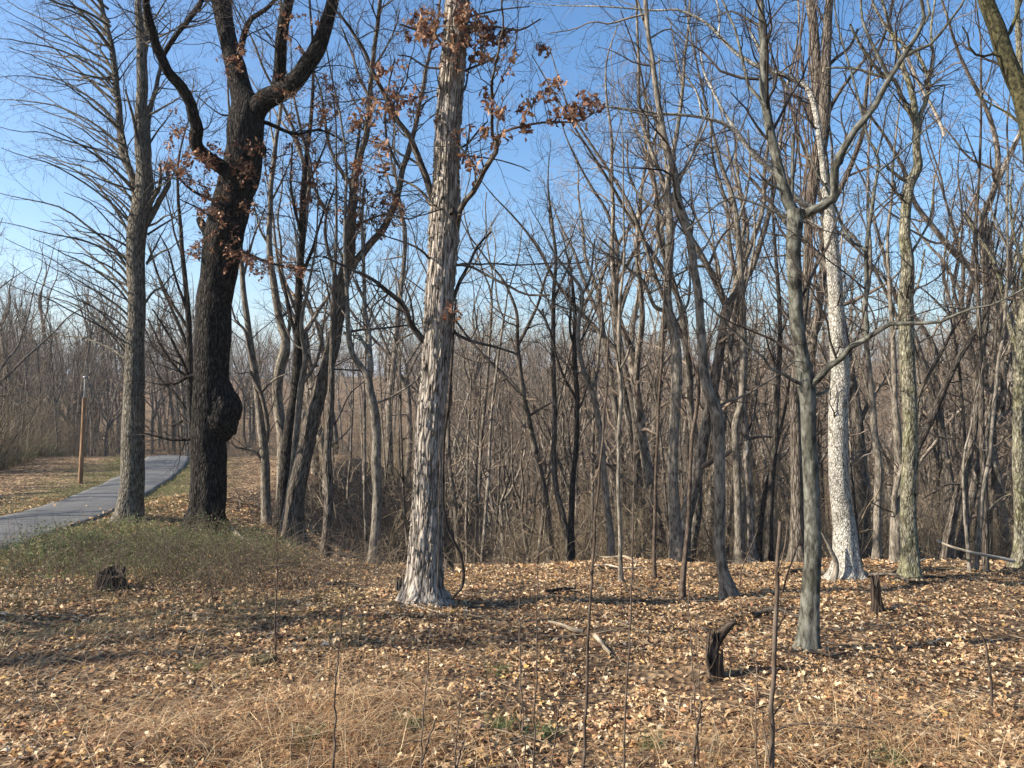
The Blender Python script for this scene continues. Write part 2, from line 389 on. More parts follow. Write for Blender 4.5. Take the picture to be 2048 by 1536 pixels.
def build_road():
    y = np.linspace(0, 1, 170)
    def rs(A):
        L = np.r_[0, np.cumsum(np.linalg.norm(np.diff(A, axis=0), axis=1))] ; L /= L[-1]
        B = catmull(np.c_[A, A[:, 0] * 0], 400)[:, :2]; return B[np.linspace(0, 399, 170).astype(int)]
    A = rs(ROAD_F); B = rs(ROAD_N)
    rows = []
    us = np.linspace(0, 1, 12)
    for u in us:
        p = A * (1 - u) + B * u
        if u in (0, 1):
            jit = .07 * vnoise(np.c_[p * 2.2, p[:, 0] * 0 + u]); p = p + np.c_[jit, jit * 0]
        rows.append(np.c_[p, height(p[:, 0], p[:, 1]) + .045 + .03 * math.sin(math.pi * u)])
    lo = rows[0].copy(); lo[:, 2] -= .12; hi = rows[-1].copy(); hi[:, 2] -= .12
    rows = [lo] + rows + [hi]
    V = np.stack(rows, 1); n, k = V.shape[:2]
    i = np.arange(n - 1)[:, None] * k; j = np.arange(k - 1)[None]
    Q = np.stack([i + j, i + j + 1, i + k + j + 1, i + k + j], -1).reshape(-1, 4)
    tag(mk('road', V.reshape(-1, 3), Q, M['road']), kind='structure')
build_road()

def ridge(name, pts, ybase, depth, amp, seed):
    """far wooded ridge: crest given in photograph columns -> real heights at its distance"""
    px = np.array([p[0] for p in pts], float); py = np.array([p[1] for p in pts], float)
    xs = np.linspace(px[0], px[-1], 260); top = np.interp(xs, px, py)
    X = (xs - CX) / F * ybase; Zt = (CY - top) / F * ybase + EYE
    Zt = Zt + amp * fbm(np.stack([X / 60, X * 0 + seed, X * 0], -1), 4)
    v = np.linspace(-1, 1, 40)
    prof = np.cos(v * np.pi / 2) ** 1.3
    Xg = np.repeat(X[:, None], 40, 1); Yg = ybase + v[None] * depth + 0 * Xg
    Zg = -90 + (Zt[:, None] + 90) * prof[None]
    Zg = Zg + amp * 1.5 * fbm(np.stack([Xg / 45, Yg / 45, Xg * 0 + seed], -1), 4) * (prof[None] ** .3)
    V = np.stack([Xg, Yg, Zg], -1); n, k = V.shape[:2]
    i = np.arange(n - 1)[:, None] * k; j = np.arange(k - 1)[None]
    Q = np.stack([i + j, i + j + 1, i + k + j + 1, i + k + j], -1).reshape(-1, 4)
    tag(mk(name, V.reshape(-1, 3), Q, M['hill']), kind='structure')
ridge('hills', [(-900, 745), (100, 735), (230, 728), (285, 722), (320, 710), (350, 716), (380, 735), (440, 745), (700, 748), (1000, 735), (1250, 725), (1500, 732), (1800, 742), (2200, 735), (3000, 745)], 3600, 700, 9, 1.3)
ridge('hills', [(-900, 760), (250, 758), (340, 752), (420, 762), (700, 752), (900, 742), (1100, 738), (1300, 745), (1600, 756), (1900, 750), (3000, 752)], 1500, 420, 6, 4.3)

# ------------------------------------------------------------------ traced trees
def parse(s):
    return [tuple(float(v) for v in q.split(',')) for q in s.split()]

def lobed(k=5, amp=.16, h0=.45, bump=.03, rough=0.05):
    ph = RNG.random(3) * 6.28
    def f(bk, a, L):
        fl = np.exp(-L / h0)
        return (1 + (.6 * np.exp(-L / .17) if amp else 0)) + amp * fl * (np.cos(k * a + ph[0]) + .5 * np.cos((k + 2) * a + ph[1])) + bump * fbm(np.stack([np.cos(a) * 1.5 + ph[0], np.sin(a) * 1.5, L * 1.3], -1), 2) + rough * vnoise(np.stack([np.cos(a) * 5, np.sin(a) * 5 + ph[2], L * 4], -1))
    return f

LEAVES = []      # (tree root, positions of leaves, sizes)
HERO = []
def traced(name, label, cat, mat, trunk, limbs=(), d=None, tw=1.0, up=.2, ext=6.0, sides=14, step=.15, group=None, twmat='twig', depth_spread=.3,
           extra=None, tl=1.0, flare=.14, wig=.22, lift=0.0, seed=0, tdens=1.0, leaves=None, twn='twigs', trunk_tw=True, limbmat=None):
    rng = np.random.default_rng(1000 + seed + int(abs(trunk_hash(trunk))) % 9999)
    T = parse(trunk)
    if d is None: d = solve(T[0][0], T[0][1])
    lean = rng.uniform(-.02, .02)
    P = [W(x, y, d) for x, y, ww in T]; R = [ww / 2 / F * d for x, y, ww in T]
    b = P[0].copy(); hz = float(height(b[0], b[1]))
    if b[2] > hz + .08:
        dirn = (P[0] - P[1]); dirn = dirn / max(np.linalg.norm(dirn), 1e-6)
        e = np.array([b[0] + dirn[0] * .3 * (b[2] - hz), b[1], hz - .12]); P = [e] + P; R = [R[0] * 1.2] + R
    else:
        P = [b + np.array([0, 0, -.15])] + P; R = [R[0] * 1.08] + R
    origin = np.array([P[0][0], P[0][1], float(height(P[0][0], P[0][1]))])
    nvis = len(P)
    if ext:
        # the tree goes on above what the photograph shows
        dr = norm(P[-1] - P[-2]); L0 = ext; kx = 5; r0 = R[-1]
        for q in range(1, kx + 1):
            dr = norm(dr + np.array([rng.normal() * .09, rng.normal() * .09, .12]))
            P.append(P[-1] + dr * L0 / kx); R.append(max(r0 * (1 - q / kx * .8), .006))
    root = empty(name, origin); tag(root, label, cat, group)
    PR = np.c_[np.array(P), np.array(R)]
    Ltot = np.linalg.norm(np.diff(PR[:, :3], axis=0), axis=1).sum()
    n = max(12, int(Ltot / step)); S = catmull(PR, n)
    wob = fbm(np.stack([np.linspace(0, Ltot * .8, n), np.full(n, d), np.full(n, 1.)], -1), 2)[:, None] * np.minimum(S[:, 3:4], .05) * np.array([[.5, 1, 0]])
    S[:, :3] += wob
    trunk_o = tube_obj('trunk', S[:, :3], np.maximum(S[:, 3], .003), sides, mat, root, disp=lobed(amp=flare), origin=origin)
    skel = []
    if ext:
        up_part = S[int(n * (1 - ext / Ltot)):] if ext < Ltot else S
        skel.append((catmull(up_part, 10), .3))
    if trunk_tw:
        skel.append((catmull(S[int(n * .3):], 10), .35))
    for li, lm in enumerate(limbs):
        body, wid = lm.split('|')
        w0, w1 = [float(v) for v in wid.split('>')[:2]]
        pts = parse(body); m = len(pts)
        slope = rng.uniform(-depth_spread, depth_spread)
        if abs(slope) < .08: slope = .12
        # how far along from the trunk, sideways -> own depth
        x0, y0 = pts[0][:2]; pp = []
        acc = 0; prev = pts[0]
        for k, q in enumerate(pts):
            acc += math.hypot(q[0] - prev[0], q[1] - prev[1]); prev = q
            dd = d + slope * acc / F * d
            ww = q[2] if len(q) > 2 else w0 + (w1 - w0) * k / (m - 1)
            pp.append([*W(q[0], q[1], dd), ww / 2 / F * dd])
        if pts[-1][1] < 30 and w1 > 3:      # goes on above the frame
            a = np.array(pp[-1]); bq = np.array(pp[-2]); dr = norm(a[:3] - bq[:3])
            for q in range(1, 4):
                dr = norm(dr + rng.normal(size=3) * .12 + np.array([0, 0, .08])); pp.append([*(np.array(pp[-1][:3]) + dr * .9), a[3] * (1 - q / 3.6)])
        pp = np.array(pp); L = np.linalg.norm(np.diff(pp[:, :3], axis=0), axis=1).sum()
        nn = max(8, int(L / .12)); Sb = catmull(pp, nn)
        Sb[1:, :3] += .012 * fbm(np.stack([np.arange(1, nn) * .45, np.full(nn - 1, li + .5), np.full(nn - 1, d)], -1), 2)[:, None] * np.array([[1, 1, .6]])
        tube_obj('limb', Sb[:, :3], np.maximum(Sb[:, 3], .002), 8 if w0 > 9 else 6, limbmat or mat, root, origin=origin, disp=lobed(amp=0, bump=.06, rough=.06))
        skel.append((catmull(Sb, 10), 1.0))
    if extra is not None:
        bagx = Bag()
        for pp in extra(d, rng):
            Sb = catmull(pp, 12); bagx.add(Sb[:, :3], np.maximum(Sb[:, 3], .0018), 5); skel.append((catmull(Sb, 10), .5))
        bagx.build('branches', mat, root, origin=origin)
    # fine wood
    bag = Bag(); tips = []
    A = np.array([s[0] for s in skel]); wt = np.array([s[1] for s in skel])
    if len(A) and tw > 0:
        for wv in np.unique(wt):
            Aw = A[wt == wv]
            a1, r1 = grow(Aw[:, :, :3], Aw[:, :, 3], 3.9 * tw * wv * tdens, .5 * tl, 1.9 * tl, 7, (30, 68), up * .45, wig, .45, .018, .25, .12, .99, rng, .003)
            a2, r2 = grow(a1, r1, 6.0 * min(tw, 1.3), .22 * tl, .9 * tl, 4, (28, 60), up * .6, wig, .6, .006, .45, .15, 1, rng, .0024)
            a3, r3 = grow(a2, r2, 5.5 * min(tw, 1.3), .1 * tl, .38 * tl, 3, (25, 60), up * .6, wig, .7, .003, .6, .2, 1, rng, .0019)
            bag.add(a1, r1, 3); bag.add(a2, r2, 3); bag.add(a3, r3, 3)
            tips += [a2, a3]
        if bag.n:
            t = bag.build(twn, M[twmat], root, origin=origin); tag(t, kind='stuff')
    if leaves:
        SK = np.concatenate([q[0] for q in skel]); SK = SK[:, :4]
        kx = SK[:, 0] / SK[:, 1] * F + CX; ky = CY - (SK[:, 2] - EYE) / SK[:, 1] * F
        got = []; shoots = []
        for (cx, cy, rx, ry, cnt) in leaves:
            m = max(2, cnt // 5)
            for q in range(m):
                rr_ = math.sqrt(rng.random()) * .9; th = rng.uniform(0, 6.28); ex = cx + rx * rr_ * math.cos(th); ey = cy + ry * rr_ * math.sin(th)
                far_ = (kx - ex) ** 2 + (ky - ey) ** 2 + 60 * rng.random(len(kx)) ** 2 * 30
                k = int(np.argmin(far_)); p0 = SK[k, :3]; dd = p0[1] + rng.normal(-.45, .35); p1 = W(ex, ey, dd)
                mid = (p0 + p1) / 2 + rng.normal(size=3) * .12 * np.linalg.norm(p1 - p0) + np.array([0, 0, .08]) * np.linalg.norm(p1 - p0)
                q1 = (p0 * .7 + p1 * .3) + rng.normal(size=3) * .05; Sx = catmull([p0, q1, mid, p1], 9)
                shoots.append(Sx); nl_ = int(rng.integers(8, 18)); tt = rng.integers(5, 9, nl_)
                got.append(Sx[tt] + rng.normal(size=(nl_, 3)) * .04)
        sh = np.array(shoots); shr = np.linspace(.005, .0018, 9)[None].repeat(len(sh), 0)
        bs = Bag(); bs.add(sh, shr, 4); s2, sr2 = grow(sh, shr, 4, .1, .35, 4, (25, 60), .05, .25, .7, .003, .5, .3, 1, rng, .0013); bs.add(s2, sr2, 3)
        o_ = bs.build('shoots', M['twig'], root, origin=origin); tag(o_, kind='stuff')
        add_leaves(root, np.concatenate(got), origin, rng)
    HERO.append((origin[0], origin[1]))
    return root, S, skel, origin

def trunk_hash(s):
    h = 7
    for c in s: h = (h * 31 + ord(c)) & 0x7fffffff
    return h

# ---- oak leaf shapes
def leaf_shape(lod=2, seed=0):
    r = np.random.default_rng(seed)
    half = {2: np.array([.04, .21, .11, .31, .03]), 1: np.array([.05, .27, .04]), 0: np.array([.24, .12])}[lod]
    n = len(half); half = half * r.uniform(.8, 1.2, n); x = np.linspace(0, 1, n) + (0 if n < 5 else r.normal(0, .03, n))
    V = np.concatenate([np.c_[x, half, 0 * x], np.c_[x, 0 * x, 0 * x], np.c_[x, -half * r.uniform(.75, 1.2, n), 0 * x]])
    curl = r.uniform(-.4, 2.2); fold = r.uniform(-.2, 1.1); tw = r.uniform(-1.0, 1.0)
    V[:, 0] -= .5
    V[:, 2] = fold * np.abs(V[:, 1]) - curl * .45 * (V[:, 0] ** 2) + tw * V[:, 0] * V[:, 1] * 1.8 + r.normal(0, .04, len(V))
    Q = []
    for i in range(n - 1):
        Q.append((i, i + 1, n + i + 1, n + i)); Q.append((n + i, n + i + 1, 2 * n + i + 1, 2 * n + i))
    return V, np.array(Q)

PAL = np.array([(.42, .27, .14), (.54, .37, .20), (.31, .18, .09), (.19, .10, .055), (.64, .47, .28), (.09, .05, .03), (.46, .28, .12), (.36, .18, .085), (.68, .55, .37), (.05, .032, .022), (.52, .33, .10)])
PW = np.array([.20, .17, .14, .09, .12, .05, .09, .05, .05, .03, .01]); PW = PW / PW.sum()

def rotm(n, rng, tilt):
    yaw = rng.uniform(0, 2 * np.pi, n); th = np.abs(rng.normal(0, tilt, n)); ph = rng.uniform(0, 2 * np.pi, n)
    c, s = np.cos(yaw), np.sin(yaw)
    Rz = np.zeros((n, 3, 3)); Rz[:, 0, 0] = c; Rz[:, 0, 1] = -s; Rz[:, 1, 0] = s; Rz[:, 1, 1] = c; Rz[:, 2, 2] = 1
    k = np.stack([np.cos(ph), np.sin(ph), 0 * ph], -1); K = np.zeros((n, 3, 3))
    K[:, 0, 2] = k[:, 1]; K[:, 1, 2] = -k[:, 0]; K[:, 2, 0] = -k[:, 1]; K[:, 2, 1] = k[:, 0]
    I = np.eye(3)[None]
    Rt = I + np.sin(th)[:, None, None] * K + (1 - np.cos(th))[:, None, None] * (K @ K)
    return Rt @ Rz

def leaf_mesh_arrays(pos, size, rng, lobes, tilt, pal=PAL, pw=PW, nshape=10):
    V = []; Q = []; Cc = []; n0 = 0
    which = rng.integers(0, nshape, len(pos))
    Rm = rotm(len(pos), rng, tilt)
    for s in range(nshape):
        k = np.where(which == s)[0]
        if not len(k): continue
        v, q = leaf_shape(int(lobes), s + (0 if lobes == 2 else 50))
        vv = np.einsum('nij,vj->nvi', Rm[k], v) * size[k][:, None, None] + pos[k][:, None, :]
        c = pal[rng.choice(len(pal), len(k), p=pw)] * rng.uniform(.8, 1.4, (len(k), 1))
        V.append(vv.reshape(-1, 3)); Q.append((q[None] + (np.arange(len(k)) * len(v))[:, None, None] + n0).reshape(-1, 4))
        Cc.append(np.repeat(np.c_[c, np.ones(len(k))], len(v), axis=0)); n0 += len(k) * len(v)
    return np.concatenate(V), np.concatenate(Q), np.concatenate(Cc)

BPAL = np.array([(.20, .095, .055), (.29, .15, .085), (.13, .06, .04), (.40, .24, .14), (.08, .04, .028)]); BPW = np.array([.3, .25, .2, .15, .1])
PROTO = {}
def proto_leaf(kind, s):
    key = (kind, s)
    if key not in PROTO:
        v, q = leaf_shape(2, s); r = np.random.default_rng(s + 5)
        pal = BPAL if kind == 'tree' else PAL
        c = np.append(pal[r.choice(len(pal), p=BPW if kind == 'tree' else PW)], 1)
        me = bpy.data.meshes.new('leaf'); me.from_pydata(v.tolist(), [], q.tolist())
        at = me.attributes.new('tint', 'FLOAT_COLOR', 'POINT'); at.data.foreach_set('color', np.tile(c, (len(v), 1)).astype(np.float32).ravel())
        me.materials.append(M['leaf']); me.polygons.foreach_set('use_smooth', np.full(len(q), True))
        PROTO[key] = me
    return PROTO[key]

def single_leaves(parent, origin, pos, size, kind, rng, tilt, name='leaf'):
    for p, s in zip(pos, size):
        o = bpy.data.objects.new(name, proto_leaf(kind, int(rng.integers(0, 14)))); COL.objects.link(o)
        o.parent = parent; o.location = p - origin; o.scale = (s, s, s)
        o.rotation_euler = (rng.normal(0, tilt), rng.normal(0, tilt), rng.uniform(0, 6.28))

def add_leaves(root, pos, origin, rng):
    n = len(pos); k = min(300, n); size = rng.uniform(.05, .115, n)
    order = np.argsort(pos[:, 1] / size); pos = pos[order]; size = size[order]
    pos = pos - np.array([0, 0, 1]) * (size * .4)[:, None]
    single_leaves(root, origin, pos[:k], size[:k], 'tree', rng, 1.1)
    if n > k:
        V, Q, C = leaf_mesh_arrays(pos[k:] - origin, size[k:], rng, 1, 1.1, BPAL, BPW)
        o = mk('leaves', V, Q, M['leaf'], root, {'tint': ('FLOAT_COLOR', C)}); tag(o, kind='stuff')

# ------------------------------------------------------------------ the traced trees, left to right
def whips_T1(d, rng):
    out = []
    for k in range(64):                      # long whippy side branches sweeping up and out to the left
        y0 = 735 - k * 12 + rng.uniform(-10, 10)
        if y0 < 20: y0 = rng.uniform(20, 600)
        x0 = np.interp(y0, [0, 250, 387, 740], [215, 240, 275, 262])
        ln = rng.uniform(130, 340); an = math.radians(rng.uniform(16, 46)); bow = rng.uniform(-.05, .26) * ln
        sl = rng.uniform(-.6, .6); w00 = rng.uniform(1.8, 5.5)
        pts = []
        for t in np.linspace(0, 1, 7):
            x = x0 - ln * t * math.cos(an) ; y = y0 - ln * t * math.sin(an) - bow * math.sin(math.pi * t ** .8) * .7 + rng.normal() * 5 * t
            dd = d + sl * t * ln / F * d * 1.2
            wd = (w00 * (1 - t) + 1.2)
            pts.append([*W(x, y, dd), wd / 2 / F * dd])
        out.append(np.array(pts))
    for k in range(16):
        y0 = rng.uniform(60, 620); x0 = np.interp(y0, [0, 250, 387, 740], [284, 290, 298, 286])
        ln = rng.uniform(50, 130); an = math.radians(rng.uniform(25, 65)); pts = []
        sl = rng.uniform(-.8, .8)
        for t in np.linspace(0, 1, 6):
            dd = d + sl * t * ln / F * d
            pts.append([*W(x0 + ln * t * math.cos(an), y0 - ln * t * math.sin(an) + rng.normal() * 2, dd), (4 * (1 - t) + 1.2) / 2 / F * dd])
        out.append(np.array(pts))
    return out

traced('tree', 'slender grey-brown tree between the road and the big dark oak, whips sweeping left', 'tree', M['ash'],
       '255,1045,62 258,1020,50 262,950,45 264,873,43 267,800,39 270,737,36 273,690,34 276,600,32 275,550,33 276,501,35 281,433,38 285,387,36 286,319,28 284,228,22 283,114,19 277,40,14 275,0,12',
       ['274,410 262,350 248,319 242,280 239,250 237,210 233,173 228,130 224,96 214,59 206,30 200,0|15>10',
        '278,400 262,350 252,300 246,270|9>6', '233,150 205,160 180,155 155,165|6>2', '224,96 190,88 170,80 150,70|5>2',
        '288,460 305,430 318,405 330,385 338,368 334,345|13>8', '290,432 305,400 318,380 322,350 318,330|11>5',
        '290,400 297,320 296,250 303,210 311,180 317,150 328,114 355,68 396,9|12>5', '284,140 292,80 290,0|13>11', '284,330 265,230 250,180|7>4'],
       tw=.85, up=.10, ext=7, sides=22, step=.08, tl=1.1, extra=whips_T1, wig=.13, seed=1, tdens=.8)

OAK_LEAVES = [(440, 335, 85, 60, 273), (500, 320, 60, 60, 104), (350, 290, 40, 40, 39), (430, 430, 60, 60, 117), (420, 505, 60, 22, 78), (480, 530, 80, 25, 78),
              (560, 540, 70, 25, 65), (460, 130, 50, 60, 58), (600, 60, 80, 50, 39), (560, 200, 70, 60, 52), (340, 330, 30, 30, 39), (530, 420, 40, 50, 39)]
_, oakS, oakK, oakO = traced('oak_tree', 'massive dark oak with a round black burl low on its trunk, beside the road', 'tree', M['oak'],
       '408,1064,86 409,1035,72 411,1010,67 416,873,67 423,737,67 431,600,68 430,638,68'.replace(' 431,600,68 430,638,68', ' 429,660,68 431,610,68') + ' 442,547,70 450,478,74 457,433,75 465,387,73 483,342,76 493,296,70 494,250,70 494,222,64 481,185,44 469,137,40 457,91,35 447,46,34 440,0,37',
       ['500,260 512,222 528,202 560,187 580,172 597,155 612,132 629,109 641,85 647,68 655,45 661,23 668,-15|46>24',
        '556,195 558,150 560,114 565,55 573,25 579,0 582,-20|26>18', '474,130 483,91 490,65 501,41 520,28 538,14|14>8',
        '470,360 440,335 415,318 396,300 391,280 392,255 388,235 383,214 375,195 365,178 352,162 337,146 328,128 319,109 310,85 305,64 298,40 292,14 289,-20|30>15',
        '322,120 337,95 355,68 375,45 401,8|11>8', '420,480 410,460 402,447 399,440|20>14',
        '500,240 540,250 590,270 640,262 700,290|10>3', '460,420 420,400 380,380 345,340|9>3', '470,480 440,500 410,500 395,490|7>2',
        '470,500 520,520 570,535 640,545|8>3', '450,430 430,440 400,420 360,400|7>2', '496,290 512,270 520,295 522,305|20>12', '520,200 470,230 440,230 390,190|6>2', '410,760 385,752 350,770 320,772|9>3', '408,880 350,882 315,875 288,868|7>3'],
       tw=1.25, ext=6, sides=36, step=.05, flare=.2, wig=.3, seed=2, leaves=OAK_LEAVES, twn='twigs', depth_spread=.6)
# burl
def burl(root, origin, px, py, d, rpx, mat, n=40):
    c = W(px, py, d) - origin; r = rpx / F * d
    th = np.linspace(0, np.pi, n // 2); ph = np.linspace(0, 2 * np.pi, n, endpoint=False)
    TH, PH = np.meshgrid(th, ph, indexing='ij')
    u = np.stack([np.sin(TH) * np.cos(PH), np.sin(TH) * np.sin(PH), np.cos(TH)], -1)
    rr = r * (1 + .10 * fbm(u * 1.7 + 3, 3) + .06 * vnoise(u * 5) + .05 * vnoise(u * 12)); rr[0] = rr[0].mean(); rr[-1] = rr[-1].mean()
    V = u * rr[..., None] * np.array([1, 1, 1.25]) + c
    a, b = V.shape[:2]; i = np.arange(a - 1)[:, None] * b; j = np.arange(b)[None]; j2 = (j + 1) % b
    Q = np.stack([i + j, i + b + j, i + b + j2, i + j2], -1).reshape(-1, 4)
    mk('burl', V.reshape(-1, 3), Q, mat, root, {'bk': ('FLOAT_VECTOR', V.reshape(-1, 3))})
OAKR = bpy.data.objects['oak_tree']
burl(OAKR, oakO, 449, 818, oakO[1], 33, M['oak'])
burl(OAKR, oakO, 440, 845, oakO[1], 34, M['oak'])
burl(OAKR, oakO, 434, 790, oakO[1], 32, M['oak'])
burl(OAKR, oakO, 518, 300, oakO[1], 14, M['oak'], 20)

traced('tree', 'dark slim tree right behind the big oak, low limbs fanning up left', 'tree', M['dark'],
       '392,980,16 388,900,15 383,800,13 378,700,12 374,620,11 368,540,9 362,440,7 355,360,5',
       ['386,790 372,740 352,700 330,660 305,620|8>3', '380,760 350,735 320,690 296,640|7>3', '378,700 352,640 330,590 312,540 300,500|8>3', '376,660 340,600 315,550 296,490|7>2',
        '382,740 340,720 310,700 290,660|5>2', '384,840 350,790 320,760 296,700|6>2', '372,620 352,560 335,500 318,470|6>2', '366,520 350,470 340,420 330,380|5>2', '386,860 370,842 352,850 344,856|6>4', '382,800 400,790 395,770|5>2'],
       d=19.5, tw=1.3, ext=3, wig=.18, seed=3)
traced('tree', 'slim grey tree right of the oak burl, two stems rising side by side', 'tree', M['beech'],
       '538,1065,22 533,980,19 529,896,17 515,805,15 506,737,14 496,650,12 488,590,11 484,547,10 482,480,9 478,420,8 474,330,6',
       ['530,900 535,860 530,820 522,790 508,760 500,745|9>8', '506,740 496,690 488,660 470,640 460,600|8>3', '486,560 498,510 510,470 530,420|6>3', '520,790 550,760 590,745|5>2', '532,940 510,905 470,895 462,880|6>3'], d=18.4, tw=.9, ext=4, seed=4)
traced('tree', 'pale grey kinked trunk at the back of the clump behind the oak', 'tree', M['beech'],
       '567,1070,26 565,1010,22 565,965,22 566,873,22 558,830,21 554,805,20 556,760,20 568,705,21 571,680,18 562,650,16 554,610,15 545,550,13 541,501,12 541,410,10 548,320,9 560,220,7',
       ['571,690 578,660 580,640 572,600|9>5', '560,640 600,600 640,560|6>2', '543,500 520,460 505,400|6>3', '545,400 570,350 590,300|5>2', '550,300 540,240 548,150|5>2'], d=18.8, tw=1.0, ext=5, seed=5)
traced('tree', 'blackish straight trunk in the clump, between the pale trunk and the big leaning one', 'tree', M['dark'],
       '562,1068,28 566,1010,25 572,940,24 580,860,22 588,780,20 594,720,19 597,646,16 598,580,14 603,500,13 607,430,12 612,340,10 620,250,8 625,150,6',
       ['594,680 582,640 575,600 560,540|9>3', '600,560 625,500 640,450 655,400|8>3', '604,480 590,420 582,360 585,290|7>3', '610,380 640,320 665,250|6>2', '598,620 612,600 618,575|7>5'], d=17.9, tw=1.2, ext=5, seed=6)
traced('tree', 'thin grey stem in front of the blackish trunk, bending right near its top', 'tree', M['beech'],
       '570,1062,17 578,1010,15 588,930,14 594,860,13 600,800,13 606,755,12 612,720,10 606,680,9 603,640,8 612,600,6 622,550,5',
       ['608,765 628,735 640,700 648,640 655,600|8>3', '606,700 590,690 560,640|5>2'], d=17.4, tw=.9, ext=3, seed=7)
CL_LEAVES = [(600, 330, 91, 117, 97), (740, 420, 78, 65, 324), (690, 210, 78, 78, 129), (780, 230, 78, 52, 108), (650, 380, 78, 65, 108), (800, 200, 65, 52, 97), (620, 240, 65, 65, 64)]
traced('tree', 'large rough trunk leaning to the right out of the clump behind the oak', 'tree', M['brown'],
       '586,1064,44 590,1020,36 598,960,34 606,919,32 618,870,31 629,828,30 642,782,29 656,737,28 668,690,27 676,640,26 687,570,25 696,530,24',
       ['694,545 703,500 703,456 706,410 709,365 720,320 732,273 738,230 741,182 745,140 750,91 758,30 762,-15|17>7',
        '694,545 715,520 740,490 765,462 787,415 798,380 805,342 815,310 823,283 832,250 837,219 846,180 851,146 862,100 872,60 880,10|16>5',
        '684,600 672,560 662,520 650,470 655,420 668,380|10>4', '687,669 720,662 770,658 835,650|6>4', '709,380 680,340 660,300 650,240 640,180 620,120|9>3', '740,200 720,160 700,100 680,50|7>3', '805,345 780,300 770,250 776,180 790,120|7>3',
        '700,460 740,440 770,430 800,425|6>2', '837,219 860,200 880,190|4>2', '745,140 770,100 790,60 800,20|5>2', '655,430 630,380 620,320 600,260|6>3', '780,430 820,440 850,425|4>2', '672,690 650,720 640,745 628,760|5>2'],
       d=17.0, tw=1.15, ext=3, sides=20, step=.08, leaves=CL_LEAVES, wig=.25, seed=8, depth_spread=.5)
traced('tree', 'straight medium brown trunk left of the forked pale beech', 'tree', M['brown'],
       '651,1118,26 653,1090,20 655,1010,18 656,919,16 658,850,15 661,800,14 663,740,12 664,660,10 667,580,8 672,480,6',
       ['659,855 670,850 700,790 735,760|3>2', '662,740 700,742 745,745|4>3', '664,650 690,600 700,560|5>2', '657,900 690,870 706,850|3>2', '664,620 650,560 640,520|5>2'], tw=.9, ext=4, seed=9)
traced('beech_tree', 'pale smooth S-curved tree forking at mid height, left of the shaggy hickory', 'tree', M['beech'],
       '745,1130,32 748,1110,24 750,1056,20 752,965,20 753,896,19 748,828,19 739,785,18 735,755,15 718,730,12 705,709,11 698,668,10 696,627,9 694,590,8 690,520,7 690,430,6',
       ['738,765 741,735 739,712 737,668 730,623 728,577 727,520 724,440 730,360|13>5', '712,720 702,690 690,670|4>2', '753,808 775,800 800,785 830,765 845,740|5>3', '741,715 728,690 722,680 716,672|8>5', '737,660 760,620 790,560|5>2', '696,640 670,600 655,560|4>2'], tw=.8, ext=5, sides=18, step=.08, seed=10)

